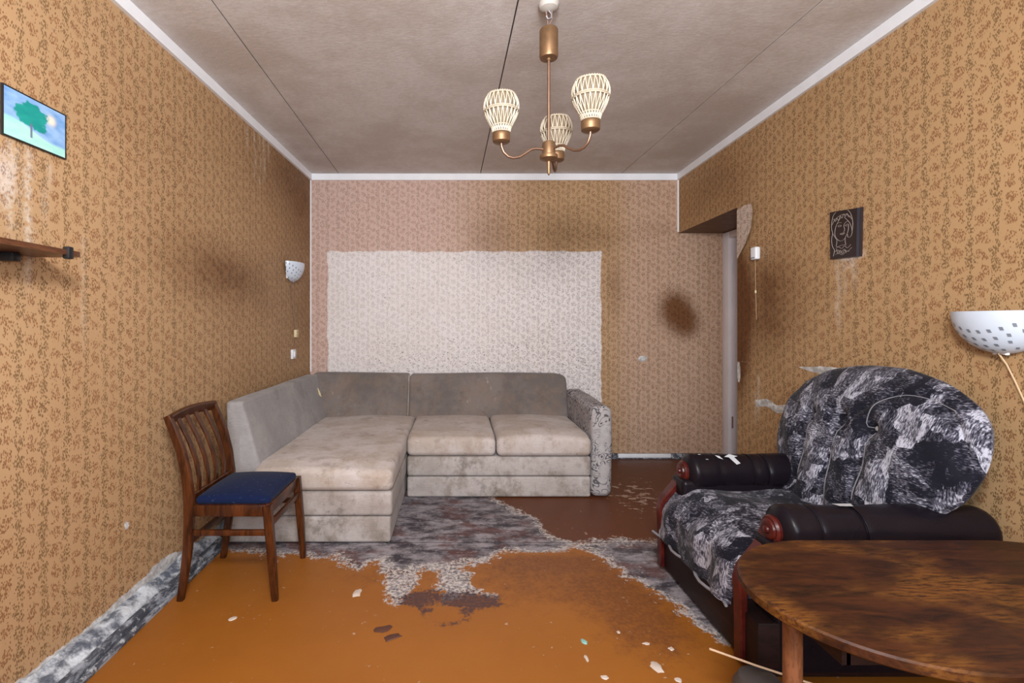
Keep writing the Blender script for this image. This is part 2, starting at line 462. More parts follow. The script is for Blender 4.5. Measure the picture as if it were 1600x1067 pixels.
def velour(name):
    t = NT(name); v = t.obj()
    wv = t.n('ShaderNodeVectorMath', {0: v, 1: t.n('ShaderNodeVectorMath', {0: t.n('ShaderNodeTexNoise', {'Vector': v, 'Scale': 5.0, 'Detail': 2.0}).outputs['Color'], 'Scale': 0.16}, operation='SCALE').outputs[0]}, operation='ADD').outputs[0]
    cell = t.sepr(t.vor(t.scale(wv, (1, 1.0, .75)), 12.0, 0.8, metric='CHEBYCHEV').outputs['Color'])
    cell2 = t.sepr(t.vor(t.scale(wv, (1, 1.1, .8), (4, 2, 1)), 25.0, 0.9, metric='CHEBYCHEV').outputs['Color'])
    dash = t.noise(t.scale(v, (70, 80, 260)), 1.0, 2.0, 0.6)
    dash2 = t.noise(t.scale(v, (80, 260, 60)), 1.0, 2.0, 0.6)
    d = t.mix(t.m('GREATER_THAN', cell, 0.58), dash, dash2)
    cloud = t.noise(v, 5.0, 3, 0.6)
    k = t.m('ADD', t.m('MULTIPLY', cell, 0.62), t.m('ADD', t.m('MULTIPLY', cell2, 0.46), t.m('ADD', t.m('MULTIPLY', t.m('SUBTRACT', t.sepr(d), 0.5), 1.9), t.m('MULTIPLY', t.m('SUBTRACT', cloud, 0.5), 0.8))))
    c = t.mix(t.sm(k, 0.30, 0.72), (0.004, 0.004, 0.010), (0.075, 0.072, 0.098))
    c = t.mix(t.sm(k, 0.64, 1.12), c, (0.42, 0.42, 0.49))
    t.bump(t.m('ADD', t.sepr(d), t.m('MULTIPLY', t.noise(v, 14, 3), 1.2)), 0.35, 0.005)
    return t.done(c, 0.8, spec=0.2, **{'Sheen Weight': 0.06})

def wood(name, dark, light, axis=(1, 1, 1), rough=0.35, scale=9.0, wear=None, coat=0.3):
    t = NT(name); v = t.obj()
    sv = t.scale(v, axis)
    n = t.noise(sv, scale, 6, 0.65, 1.2)
    n2 = t.noise(sv, scale * 5, 5, 0.7)
    c = t.mix(t.sm(n, 0.3, 0.7), dark, light)
    c = t.mix(t.m('MULTIPLY', t.sm(n2, 0.45, 0.7), 0.5), c, tuple(x * .35 for x in dark))
    r = rough
    if wear:
        wm = t.m('MULTIPLY', t.sm(t.noise(t.scale(v, (1, 1.8, 1), (2.3, .4, 0)), 3.0, 4, 0.6), 0.47, 0.66), t.sm(n2, 0.36, 0.60))
        c = t.mix(t.m('MULTIPLY', wm, 0.75), c, wear)
        r = t.m('ADD', rough, t.m('MULTIPLY', t.noise(v, 6, 4), 0.35))
    t.bump(n2, 0.10, 0.002)
    return t.done(c, r, spec=0.25, **{'Coat Weight': coat, 'Coat Roughness': 0.25})

def leather(name):
    t = NT(name); v = t.obj()
    n = t.noise(v, 6, 4)
    ck = t.vor(v, 140, 1.0).outputs['Distance']
    c = t.mix(n, (0.004, 0.0035, 0.007), (0.012, 0.008, 0.010))
    t.bump(t.m('ADD', t.m('MULTIPLY', ck, 0.4), t.m('MULTIPLY', n, 2.0)), 0.12, 0.004)
    return t.done(c, t.m('ADD', 0.20, t.m('MULTIPLY', n, 0.20)), spec=0.16)

def baseboard_paint(name):
    t = NT(name); v = t.obj()
    n = t.noise(t.scale(v, (3, 1, 3)), 9, 5, 0.7)
    c = t.mix(t.sm(n, 0.46, 0.62), (0.055, 0.06, 0.075), (0.30, 0.32, 0.36))
    c = t.mix(t.m('MULTIPLY', t.sm(t.noise(v, 30, 5, 0.7), 0.55, 0.65), 0.6), c, (0.62, 0.64, 0.67))
    return t.done(c, 0.6, spec=0.4)

def plaster(name):
    t = NT(name); v = t.obj()
    n = t.noise(v, 14, 6, 0.7)
    c = t.mix(t.sm(n, 0.36, 0.60), (0.10, 0.11, 0.14), (0.56, 0.59, 0.63))
    t.bump(t.noise(v, 60, 5), 0.6, 0.008)
    return t.done(c, 0.85, spec=0.2)

def printed(name):
    t = NT(name)
    return t.done(t.attrc('print'), 0.45, spec=0.4)

M = {}
M['paper'] = wallpaper('wallpaper_floral')
M['floor'] = floor_paint('floor_paint')
M['ceil'] = ceiling_paint('ceiling_paint')
M['joint'] = simple('dark_joint', (0.05, 0.04, 0.035), 0.9)
M['cornice'] = simple('cornice_white', (0.80, 0.82, 0.86), 0.5, var=0.10, vs=9)
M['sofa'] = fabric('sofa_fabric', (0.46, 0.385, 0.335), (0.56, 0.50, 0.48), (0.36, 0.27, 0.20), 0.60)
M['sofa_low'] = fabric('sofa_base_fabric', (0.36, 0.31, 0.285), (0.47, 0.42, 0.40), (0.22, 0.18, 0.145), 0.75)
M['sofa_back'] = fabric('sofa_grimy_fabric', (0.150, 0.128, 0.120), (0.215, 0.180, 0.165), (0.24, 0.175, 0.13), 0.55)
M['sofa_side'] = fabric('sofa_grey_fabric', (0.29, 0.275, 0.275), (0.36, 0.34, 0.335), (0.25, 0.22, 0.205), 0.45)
M['scroll'] = scroll_fabric('sofa_scroll_fabric')
M['velour'] = velour('armchair_velour')
M['leather'] = leather('black_leather')
M['redwood'] = wood('red_wood', (0.045, 0.005, 0.004), (0.10, 0.013, 0.009), (1, 1, 1), 0.3, 8)
M['darkboard'] = wood('dark_board', (0.008, 0.003, 0.003), (0.022, 0.008, 0.007), (1, 1, 4), 0.5, 6, coat=0.0)
M['chairwood'] = wood('chair_wood', (0.024, 0.006, 0.002), (0.095, 0.026, 0.006), (3, 3, .5), 0.32, 9, coat=0.15)
M['tabletop'] = wood('table_top_wood', (0.011, 0.0035, 0.0022), (0.055, 0.0155, 0.005), (1, 5, 5), 0.26, 5, wear=(0.19, 0.072, 0.013), coat=0.0)
M['tableleg'] = wood('table_leg_wood', (0.09, 0.030, 0.012), (0.19, 0.070, 0.030), (3, 3, 1), 0.45, 9)
M['shelfwood'] = wood('shelf_wood', (0.075, 0.026, 0.012), (0.14, 0.055, 0.025), (5, 1, 5), 0.35, 7)
M['lintel'] = wood('lintel_wood', (0.12, 0.055, 0.025), (0.20, 0.10, 0.05), (1, 4, 1), 0.5, 6, coat=0.0)
M['velvet'] = None
t = NT('blue_velvet'); v = t.obj(); n = t.noise(v, 12, 5, 0.7); fz = t.noise(v, 160, 3)
c = t.mix(n, (0.004, 0.008, 0.032), (0.009, 0.016, 0.056)); c = t.mix(t.m('MULTIPLY', t.sm(t.noise(v, 70, 4, .7), .60, .72), .4), c, (.10, .13, .22))
t.bump(fz, 0.3, 0.003); M['velvet'] = t.done(c, 0.95, spec=0.08, **{'Sheen Weight': 0.04})
M['bronze'] = simple('bronze', (0.25, 0.145, 0.075), 0.46, 0.75, 0.35, 30)
M['bronze_arm'] = simple('bronze_tube', (0.28, 0.17, 0.115), 0.38, 0.85, 0.2, 30)
t = NT('cream_lattice'); M['lattice'] = t.done(t.mix(t.noise(t.obj(), 40, 3), (0.38, 0.31, 0.22), (0.52, 0.455, 0.36)), 0.5, spec=0.4)
t = NT('cream_liner'); M['liner'] = t.done(t.mix(t.noise(t.obj(), 40, 3), (0.15, 0.11, 0.07), (0.22, 0.165, 0.11)), 0.6, spec=0.3)
M['plastic'] = simple('white_plastic', (0.74, 0.76, 0.79), 0.35, 0, 0.05)
M['cream'] = simple('cream_plastic', (0.62, 0.52, 0.30), 0.4, 0, 0.08)
M['glass_white'] = simple('white_glass', (0.62, 0.70, 0.81), 0.18, 0, 0.03)
M['dot'] = simple('grey_dot', (0.20, 0.23, 0.27), 0.3)
M['chrome'] = simple('chrome', (0.62, 0.62, 0.64), 0.2, 1.0, 0.05)
M['black'] = simple('black_plastic', (0.012, 0.012, 0.014), 0.4, 0, 0.2)
M['plaque'] = simple('black_plaque', (0.016, 0.008, 0.009), 0.35, 0, 0.2)
M['engraved'] = simple('engraved_line', (0.36, 0.30, 0.27), 0.6)
M['cord'] = simple('cord_beige', (0.60, 0.42, 0.25), 0.6)
M['doorpaint'] = simple('door_paint', (0.74, 0.71, 0.76), 0.4, 0, 0.10, 6)
M['doorpaint2'] = simple('door_leaf_paint', (0.72, 0.70, 0.72), 0.4, 0, 0.08, 6)
M['baseboard'] = baseboard_paint('baseboard_paint')
M['plaster'] = plaster('crumbling_plaster')
M['pale'] = simple('pale_paint_chip', (0.55, 0.45, 0.38), 0.7, 0, 0.15)
M['darkchip'] = simple('dark_paint_chip', (0.085, 0.03, 0.018), 0.6, 0, 0.2)
M['greenchip'] = simple('green_scrap', (0.22, 0.42, 0.36), 0.6)
M['print'] = printed('painted_print')
M['straw'] = simple('pale_cane', (0.66, 0.46, 0.30), 0.4)
M['jar'] = simple('dark_clay', (0.060, 0.048, 0.045), 0.5, 0, 0.3)
M['tear'] = simple('torn_backing', (0.50, 0.52, 0.55), 0.8)
M['rose'] = simple('dusty_rose_paint', (0.42, 0.39, 0.36), 0.6)
M['seam'] = simple('pale_seam', (0.20, 0.195, 0.22), 0.8)
M['wire'] = simple('thin_cable', (0.20, 0.12, 0.10), 0.5)
M['steel'] = simple('hook_steel', (0.35, 0.34, 0.36), 0.4, 0.8)
M['winframe'] = simple('window_frame_paint', (0.75, 0.75, 0.75), 0.4)
t = NT('window_glass'); M['winglass'] = t.done((0.95, 0.97, 1.0), 0.02, **{'Transmission Weight': 1.0, 'IOR': 1.05})

# ------------------------------------------------------------------ the room
YB, YF = 4.27, -1.15             # back wall, wall behind the camera
H = 2.493
def xl(Y): return -1.292 - (4.27 - Y) * 0.0217
def xr(Y): return 1.938 - (4.27 - Y) * 0.032
JY, JZ = 3.317, 1.975            # near jamb of the passage, underside of its lintel
XP = 2.62                        # far end of the passage recess

def ticks(a, b, step, extra=()):
    n = max(1, int(round((b - a) / step)))
    v = list(np.linspace(a, b, n + 1)) + list(extra)
    v = sorted(set(round(q, 5) for q in v))
    return np.array(v)

def blank(U): return np.zeros_like(U)
def gauss(U, V, u, v, su, sv, ang=0.0):
    du, dv = U - u, V - v
    a = du * math.cos(ang) + dv * math.sin(ang); b = -du * math.sin(ang) + dv * math.cos(ang)
    return np.exp(-(a / su) ** 2 - (b / sv) ** 2)

# floor: a dark sub-floor with two painted hardboard sheets
o = MB().box(-1.6, 2.7, YF - 0.1, YB + 0.1, -0.06, -0.004).build('floor', M['joint'], smooth=False)
floor = struct(o, 'worn orange painted hardboard floor')
WORN = [(-1.40,2.60),(-1.12,2.54),(-.907,2.505),(-.70,2.47),(-.626,2.505),(-.52,2.36),(-.472,2.313),(-.43,2.36),(-.396,2.43),(-.326,2.255),
        (-.30,2.10),(-.27,2.06),(-.215,2.12),(-.20,2.25),(-.16,2.36),(-.10,2.32),(-.075,2.14),(-.05,2.08),(.05,2.10),(.13,2.12),(.06,2.22),(0.02,2.36),(.142,2.44),(.247,2.52),
        (.449,2.53),(.622,2.555),(.72,2.50),(.76,2.36),(.82,2.25),(.885,2.10),(.945,1.962),(.985,1.8),(1.3,1.75),(1.3,2.62),(1.0,2.655),(.655,2.65),
        (.50,2.72),(.47,2.95),(.36,3.10),(.25,3.30),(.25,4.4),(-1.4,4.4)]
def floor_attrs(U, V):
    sd = poly_sd(U, V, WORN)
    worn = np.clip(0.5 + sd / 0.30, 0, 1)
    worn = np.minimum(worn, 1)
    # pale scuffed strip along the left wall
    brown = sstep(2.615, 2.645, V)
    burn = 1.0*gauss(U, V, .085, 2.07, .11, .055) + .9*gauss(U, V, -.18, 2.09, .075, .06) + .62*gauss(U, V, -.04, 2.12, .20, .10)
    ring = np.exp(-((np.hypot((U + .045) / 1.0, (V - 1.985) / .8) - .085) / .028) ** 2) * (V < 2.03)
    burn = burn + .60 * ring
    dirt = (.70*gauss(U, V, .72, 2.15, .22, .25) + .55*gauss(U, V, .75, 1.85, .20, .18) + .62*gauss(U, V, .45, 2.42, .35, .12)
            + .40*gauss(U, V, -.35, 2.30, .35, .14) + .45*gauss(U, V, .30, 2.2, .3, .2) + .18)
    rim = 1.0*gauss(U, V, -.20, 2.22, .26, .22) + .8*gauss(U, V, .03, 2.25, .22, .22) + .35*gauss(U, V, .75, 2.55, .3, .2)
    flake = gauss(U, V, 1.25, 3.35, .26, .38) + .6*gauss(U, V, .80, 2.72, .35, .06)
    return {'flake': flake, 'rim': np.clip(rim, 0, 1), 'worn': worn, 'brown': brown, 'burn': burn, 'dirt': dirt}
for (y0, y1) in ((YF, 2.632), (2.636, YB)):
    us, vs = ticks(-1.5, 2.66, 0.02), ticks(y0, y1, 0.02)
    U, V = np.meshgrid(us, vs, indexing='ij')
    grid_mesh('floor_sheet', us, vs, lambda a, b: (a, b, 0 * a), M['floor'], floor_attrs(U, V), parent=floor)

# ceiling: slabs with open joints
o = MB().box(-1.6, 2.7, YF - 0.1, YB + 0.1, H + 0.012, H + 0.08).build('ceiling', M['joint'], smooth=False)
ceiling = struct(o, 'grey beige concrete slab ceiling with open joints')
def seam(x_back, x_near):       # joint line as x at Y=4.27 and Y=1.965
    k = (x_near - x_back) / (1.965 - 4.27)
    return lambda Y: x_back + k * (Y - 4.27)
seams = [lambda Y: -1.62, seam(-1.04, -.995), seam(.20, .2456), seam(1.43, 1.476), lambda Y: 2.72]
for a, b in zip(seams[:-1], seams[1:]):
    g = 0.0035
    MB().prism([(a(YF) + g, YF), (b(YF) - g, YF), (b(YB + .1) - g, YB + .1), (a(YB + .1) + g, YB + .1)], H, H + 0.02, 'z').build('ceiling_slab', M['ceil'], ceiling, smooth=False)

# back wall
us, vs = ticks(-1.40, 2.70, 0.02), ticks(0, H + 0.01, 0.02)
U, V = np.meshgrid(us, vs, indexing='ij')
jag = (fbm(U * 12, V * 12, 3) - .5) * .03
fade_glare = sstep(-.035, .035, np.minimum(np.minimum(U + 1.14, 1.264 - U), 1.815 - V) + jag)
fade_glare = fade_glare * (1 - .12 * gauss(U, V, .8, 1.35, .4, .4))
fade_glare = np.maximum(fade_glare, .34 * sstep(.55, -.6, U) * sstep(1.7, 1.9, V))
tint = .12 + .88 * sstep(.85, -.3, U) + .42 * sstep(1.25, 1.6, U)
tint = np.clip(tint * (1 - .5 * gauss(U, V, .9, 2.0, .6, .35)), 0, 1)
stain_tone = (1.0*gauss(U, V, 1.91, 1.31, .17, .17) + .6*gauss(U, V, 2.02, 1.15, .14, .13) + .30*gauss(U, V, 1.78, 2.02, .22, .12) + .42*gauss(U, V, 1.38, 1.50, .10, .32)
         + .22*gauss(U, V, 1.25, 1.95, .35, .12) + .16*gauss(U, V, .95, 2.1, .5, .3))
stain_tone = stain_tone * (1 - fade_glare)
torn = 1.0*gauss(U, V, 1.625, .875, .045, .032) + .7*sstep(.055, .01, V) * (U > 1.1)
mold = 1.15*sstep(1.18, .72, V) * sstep(-.95, -.4, U) * sstep(1.30, 1.20, U) * (.5 + fbm(U*4, V*4, 9)) + .25 * (fade_glare > .5)
o = grid_mesh('wall_back', us, vs, lambda a, b: (a, 0*a + YB, b), M['paper'],
              dict(fade_glare=fade_glare, tint=tint, stain_tone=stain_tone, torn=torn, mold=mold, streak=blank(U)))
struct(o, 'back wall with pinkish floral wallpaper and large pale faded rectangle')

# left wall
us, vs = ticks(YF, YB, 0.02), ticks(0, H + 0.01, 0.015)
U, V = np.meshgrid(us, vs, indexing='ij')
stain_tone = (.50*gauss(U, V, 2.95, 1.45, .60, .22) + .26*gauss(U, V, 2.35, 1.50, .5, .18) + .42*sstep(3.2, 4.2, U)*sstep(.7, 1.3, V)
         + .42*gauss(U, V, 3.5, 2.3, .8, .35) + .22*gauss(U, V, 3.2, .9, .9, .4) + .30*gauss(U, V, 2.1, 2.0, .5, .3))  # real brown stains, plus browning painted in for dimmer light farther back
fl = fbm(U * 5, V * 5, 21)
low = .055 + .05 * fbm(U * 4, U * 0, 5) + .03 * gauss(U, V, 2.2, .1, .15, 1)
torn = sstep(.05, -.05, V - low) * .98 + .9*gauss(U, V, 1.975, .37, .018, .025)
streak = blank(U)
for (yc, zt, zb, w, a) in ((3.16, 2.44, 2.12, .008, .8), (3.24, 2.44, 2.02, .007, .7), (3.30, 2.44, 2.15, .010, .8), (3.05, 2.44, 2.25, .010, .6), (3.38, 2.44, 2.3, .012, .7),
                           (1.53, 1.74, 1.30, .012, .8), (1.47, 1.74, 1.45, .015, .6), (1.60, 1.72, 1.5, .010, .4), (1.75, 1.5, 1.1, .008, .3)):
    streak = np.maximum(streak, a * np.exp(-((U - yc - .006*np.sin(V*23)) / w) ** 2) * sstep(zb - .05, zb + .1, V) * sstep(zt + .02, zt - .02, V))
fade_glare = .40*gauss(U, V, 1.46, 1.62, .14, .16) + .22*gauss(U, V, 1.35, .98, .18, .28) + .14  # strongest patch paints window glare below the painting into the paper colour
fade_glare = np.clip(fade_glare * (.7 + .6 * fl), 0, .55)
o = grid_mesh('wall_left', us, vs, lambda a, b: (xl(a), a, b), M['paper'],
              dict(fade_glare=fade_glare, tint=.10 + blank(U), stain_tone=stain_tone, torn=torn, mold=.05 + blank(U), streak=streak), flip=True)
struct(o, 'left wall with ochre floral wallpaper torn along its foot')

# right wall with the passage cut out
us, vs = ticks(YF, YB, 0.02, (JY,)), ticks(0, H + 0.01, 0.015, (JZ,))
U, V = np.meshgrid(us, vs, indexing='ij')
stain_tone = (1.5*gauss(U, V, 3.31, 1.18, .13, .50) + .55*gauss(U, V, 3.02, 1.32, .24, .38) + .45*gauss(U, V, 3.6, 2.2, .6, .3) + .32*gauss(U, V, 2.75, 1.3, .4, .35))  # soot by the jamb, plus browning painted in where the wall gets dimmer
torn = np.clip(sstep(-.012, .012, np.minimum(.020*sstep(2.80, 2.46, U) - np.abs(V - .945 + .02*(U-2.44)), U - 2.38))
        + sstep(-.02, .01, np.minimum(.018 - np.abs(V - .688 - .01*np.sin(U*30)), np.minimum(U - 2.80, 3.10 - U))), 0, 1)
torn = np.maximum(torn, .85*gauss(U, V, 3.30, .86, .03, .10))
streak = blank(U)
for (yc, zt, zb, w, a) in ((2.40, 1.50, 1.15, .010, .9), (2.36, 1.50, 1.28, .008, .6), (2.30, 1.49, 1.35, .015, .5), (3.07, .86, .60, .012, .7), (3.10, .74, .55, .015, .5)):
    streak = np.maximum(streak, a * np.exp(-((U - yc - .004*np.sin(V*31)) / w) ** 2) * sstep(zb - .05, zb + .1, V) * sstep(zt + .02, zt - .02, V))
frame_halo = poly_sd(U, V, [(2.212, 1.48), (2.455, 1.49), (2.455, 1.758), (2.212, 1.738)])
fade_glare = .30 * sstep(-.012, .02, frame_halo) + .36*gauss(U, V, 2.33, 1.46, .10, .045) + .10 + .25*gauss(U, V, 1.75, .62, .4, .3)
wall_right = grid_mesh('wall_right', us, vs, lambda a, b: (xr(a), a, b), M['paper'],
              dict(fade_glare=np.clip(fade_glare, 0, .8), tint=.05 + blank(U), stain_tone=stain_tone, torn=torn, mold=.15*sstep(2.2, 1.7, U)*sstep(.9, .4, V), streak=streak),
              skip=lambda u, v: (u > JY) & (v < JZ))
struct(wall_right, 'right wall with ochre floral wallpaper around the passage')
# the peeled paper edge beside the passage
fp = [(3.315,1.955),(3.20,1.962),(3.121,1.954),(3.108,1.90),(3.125,1.80),(3.19,1.71),(3.315,1.62)]
cy, cz = 3.25, 1.82
vv = [(xr(cy) - .004, cy, cz)] + [(xr(y) - (.004 if y > 3.3 else .016), y, z) for y, z in fp]
vv2 = [(x + .0015, y, z) for x, y, z in vv]
n = len(fp)
flap = MB().add(vv, [(0, i, i + 1) for i in range(1, n)] + [(0, n, 1)]).build('wallpaper_flap', M['paper'], wall_right, label='pale peeling flap of wallpaper')
uvl = flap.data.uv_layers.new(name='UVMap')
for lp in flap.data.loops:
    co = flap.data.vertices[lp.vertex_index].co; uvl.data[lp.index].uv = (co.y, co.z)
for nm, val in (('fade_glare', .50), ('tint', .0)):
    at = flap.data.attributes.new(nm, 'FLOAT', 'POINT'); at.data.foreach_set('value', [val] * len(flap.data.vertices))

# passage recess behind the right wall: lintel, jamb, door frame and door
m_ = MB().prism([(xr(JY) + .002, JY + .002), (XP, JY + .002), (XP, YB - .002), (xr(YB) + .002, YB - .002)], JZ, JZ + .03, 'z')
struct(m_.build('trim_1', M['lintel'], smooth=False), 'dark brown boarded lintel over the passage')
m_ = MB().box(xr(JY) + .004, XP, JY - .06, JY, 0, JZ + .03)
struct(m_.build('wall_passage', M['lintel'], smooth=False), 'near side of the passage recess')
door = MB().box(2.42, 2.46, JY + .06, 4.15, .01, JZ - .065, .004).build('door_1', M['doorpaint2'])
struct(door, 'pale painted door at the end of the passage')
fr = MB().box(2.32, 2.52, 4.165, YB - .002, 0, JZ - .004, .006).build('door_post', M['doorpaint'], door)
MB().box(2.345, 2.52, 4.150, 4.166, 0, JZ - .01, .003).build('door_stop', M['doorpaint'], door)
MB().box(2.32, 2.52, JY + .002, JY + .058, 0, JZ - .004, .006).build('door_post', M['doorpaint'], door)
MB().box(2.32, 2.52, JY + .06, 4.163, JZ - .06, JZ - .004, .006).build('door_head', M['doorpaint'], door)
for z in (1.67, .34):
    MB().box(2.338, 2.347, 4.140, 4.152, z - .05, z + .05, .002).build('hinge', M['plastic'] if z > 1 else M['wire'], door)  # upper hinge is white: a chrome glint put in as plain colour
MB().lathe([(.0,0),(.022,0),(.022,.008),(.010,.012),(.010,.045),(.022,.055),(.024,.07),(.012,.082),(0,.084)], (2.42, JY + .13, 1.0), (-1, 0, 0), 16).build('door_knob', M['chrome'], door)

# wall behind the camera with its window
wx0, wx1, wz0, wz1 = -0.65, 1.35, 0.80, 2.30
m_ = MB()
m_.box(-1.6, wx0, YF - .12, YF, 0, H); m_.box(wx1, 2.0, YF - .12, YF, 0, H)
m_.box(wx0, wx1, YF - .12, YF, 0, wz0); m_.box(wx0, wx1, YF - .12, YF, wz1, H)
struct(m_.build('wall_front', simple('plain_ochre_wall', (0.40, 0.25, 0.12), 0.7), smooth=False), 'wall with the window behind the viewer')
win = MB()
for (a, b, c, d) in ((wx0, wx1, wz0, wz0 + .06), (wx0, wx1, wz1 - .06, wz1), (wx0, wx0 + .06, wz0 + .06, wz1 - .06), (wx1 - .06, wx1, wz0 + .06, wz1 - .06), (.32, .38, wz0 + .06, wz1 - .06)):
    win.box(a, b, YF - .09, YF - .03, c, d)
win = win.build('window_1', M['winframe'], smooth=False); struct(win, 'white framed window behind the viewer')
for (a, b) in ((wx0 + .06, .32), (.38, wx1 - .06)):
    MB().box(a, b, YF - .065, YF - .055, wz0 + .06, wz1 - .06).build('pane', M['winglass'], win, smooth=False)

# cornices
hC, tC = 0.056, 0.018
m_ = MB().prism([(xl(YF), YF), (xl(YF) + tC, YF), (xl(YB) + tC, YB), (xl(YB), YB)], H - hC, H + .002, 'z')
struct(m_.build('trim_2', M['cornice'], smooth=False), 'white cornice strip along the left wall')
m_ = MB().box(xl(YB) + tC, xr(YB) - tC, YB - .016, YB + .002, H - hC, H + .002)
struct(m_.build('trim_3', M['cornice'], smooth=False), 'white cornice strip along the back wall')
m_ = MB().prism([(xr(YF) - tC, YF), (xr(YF), YF), (xr(YB), YB), (xr(YB) - tC, YB)], H - hC, H + .002, 'z')
struct(m_.build('trim_4', M['cornice'], smooth=False), 'white cornice strip along the right wall')
# pale paper edges in the corners
m_ = MB().box(xr(YB) - .012, xr(YB) + .003, YB - .010, YB - .001, JZ + .01, H - hC)
struct(m_.build('trim_5', M['cornice'], smooth=False), 'pale plaster edge in the back right corner')
m_ = MB().box(xl(YB) - .002, xl(YB) + .010, YB - .008, YB - .001, .76, H - hC)
struct(m_.build('trim_6', M['cornice'], smooth=False), 'pale plaster edge in the back left corner')

# baseboards: the left one has come away from the wall
prof = [(-1.305, 0.001), (-1.228, 0.001), (-1.228, .014), (-1.236, .020), (-1.242, .020), (-1.246, .014), (-1.252, .014), (-1.256, .034), (-1.268, .042), (-1.276, .042), (-1.282, .034), (-1.290, .034), (-1.305, .030)]
bl = MB().prism(prof, YF + .01, 2.60, 'y').build('baseboard_left', M['baseboard'], smooth=False)
struct(bl, 'loose grey baseboard along the left wall')
rg = random.Random(3)
us, vs = ticks(YF + .05, 2.62, 0.018), np.linspace(0, 1, 7)
U, V = np.meshgrid(us, vs, indexing='ij')
lump = fbm(U * 7, V * 2 + 3, 31, 4)
hgt = .030 + .055 * np.clip(lump - .25, 0, 1) * np.sin(PI * np.clip(V * .75 + .25, 0, 1))
crust = grid_mesh('plaster_crust', us, vs, lambda a, b: (xl(a) + .002 + (1 - b) * 0 + b * (-1.292 - xl(a) + .02), a, hgt + .05 * (1 - b) * fbm(a * 5, a * 0, 4)), M['plaster'], parent=bl, flip=True)
crust['label'] = 'white crumbling plaster'
bb = MB().prism([(YB - .002, .001), (YB - .030, .001), (YB - .030, .018), (YB - .018, .040), (YB - .002, .045)], 1.06, 2.318, 'x').build('baseboard_back', M['baseboard'], smooth=False)
struct(bb, 'grey baseboard along the back wall')
MB().box(1.40, 1.86, YB - .034, YB - .012, .012, .046, .003).build('bare_strip', M['cornice'], bb, label='white bare stretch of baseboard')
br = MB().prism([(xr(YF), YF + .01), (xr(YF) - .025, YF + .01), (xr(JY) - .025, JY), (xr(JY), JY)], .001, .045, 'z').build('baseboard_right', M['baseboard'], smooth=False)
struct(br, 'grey baseboard along the right wall')

# ------------------------------------------------------------------ corner sofa
sofa = thing('corner_sofa', 'large grimy beige corner sofa with chaise standing against the back wall', 'sofa', (-.1, 3.6, 0))
def wob(a, k=0.006, s=1):
    return k * (math.sin(a[0]*7.3*s + a[1]*3.1) + math.sin(a[1]*6.1*s - a[0]*2.7 + 1.3))
def soft(amp, z1, zc):
    def d(x, y, z):
        return (x, y, z + (wob((x, y), amp) if z > zc else 0))
    return d
MB().rbox(-.343, .905, 3.305, 4.20, .004, .142, .014, .2).build('base_plinth', M['sofa_low'], sofa)
MB().rbox(-.343, .905, 3.300, 4.20, .146, .281, .018, .12, 3, lambda x, y, z: (x, y - (.006*math.sin((z-.146)/.135*PI) if y < 3.4 else 0), z)).build('fold_out_layer', M['sofa_low'], sofa)
def seat_def(x0, x1, y0, amp=.012):
    def d(x, y, z):
        u = (x - x0) / (x1 - x0)
        if z > .36: z += amp * math.sin(PI * min(max(u, 0), 1)) + wob((x, y), .003)
        if y < y0 + .06: z -= .016 * (z > .36); y -= .010 * math.sin(PI * min(max((z - .28) / .15, 0), 1))
        return (x, y, z)
    return d
MB().rbox(-.343, .258, 3.285, 4.02, .284, .425, .035, .05, 4, seat_def(-.343, .258, 3.285)).build('seat_cushion', M['sofa'], sofa)
MB().rbox(.264, .905, 3.275, 4.02, .284, .430, .038, .05, 4, seat_def(.264, .905, 3.275, .016)).build('seat_cushion', M['sofa'], sofa)
MB().rbox(-1.245, -.362, 2.620, 4.20, .004, .145, .014, .2).build('chaise_plinth', M['sofa_low'], sofa)
MB().rbox(-1.245, -.352, 2.610, 4.20, .149, .283, .020, .12, 3, lambda x, y, z: (x, y - (.006*math.sin((z-.149)/.134*PI) if y < 2.7 else 0), z)).build('fold_out_layer', M['sofa_low'], sofa)
MB().rbox(-1.10, -.346, 2.595, 4.02, .286, .422, .036, .05, 4, seat_def(-1.10, -.346, 2.595, .008)).build('chaise_mattress', M['sofa'], sofa)
def lean_left(x, y, z):
    k = min(max((z - .40) / .34, 0), 1)
    xo = -1.262
    return (xo + (x - xo) * (1 - .50 * k) + .004*math.sin(y*9+z*5), y, z)
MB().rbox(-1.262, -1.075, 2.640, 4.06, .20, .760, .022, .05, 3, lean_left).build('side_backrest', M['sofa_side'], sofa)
def lean_back(x, y, z):
    k = min(max((z - .40) / .34, 0), 1); yo = 4.225
    return (x, yo + (y - yo) * (1 - .46 * k) - .006*math.sin(x*6 + z*4), z + .004*math.sin(x*4))
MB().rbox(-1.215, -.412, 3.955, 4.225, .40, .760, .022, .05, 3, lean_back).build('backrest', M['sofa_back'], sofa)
def lean_back_r(x, y, z):
    x, y, z = lean_back(x, y, z)
    if x > .85 and z > .70: z -= (x - .85) * .25
    return (x, y, z)
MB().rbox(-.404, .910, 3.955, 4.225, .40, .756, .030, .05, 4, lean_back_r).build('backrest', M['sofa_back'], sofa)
arm = MB().rbox(.909, 1.052, 3.292, 4.12, .004, .620, .045, .06, 4, lambda x, y, z: (x + .004*math.sin(y*11+z*7), y, z + (.02 * (y - 3.3) if z > .5 else 0))).build('armrest', M['scroll'], sofa, label='armrest in darker scroll patterned fabric')
MB().tube([(-.408, 4.09, .748), (-.408, 4.045, .60), (-.408, 3.99, .43)], .005, 6).build('seam_piping', M['sofa_low'], sofa)
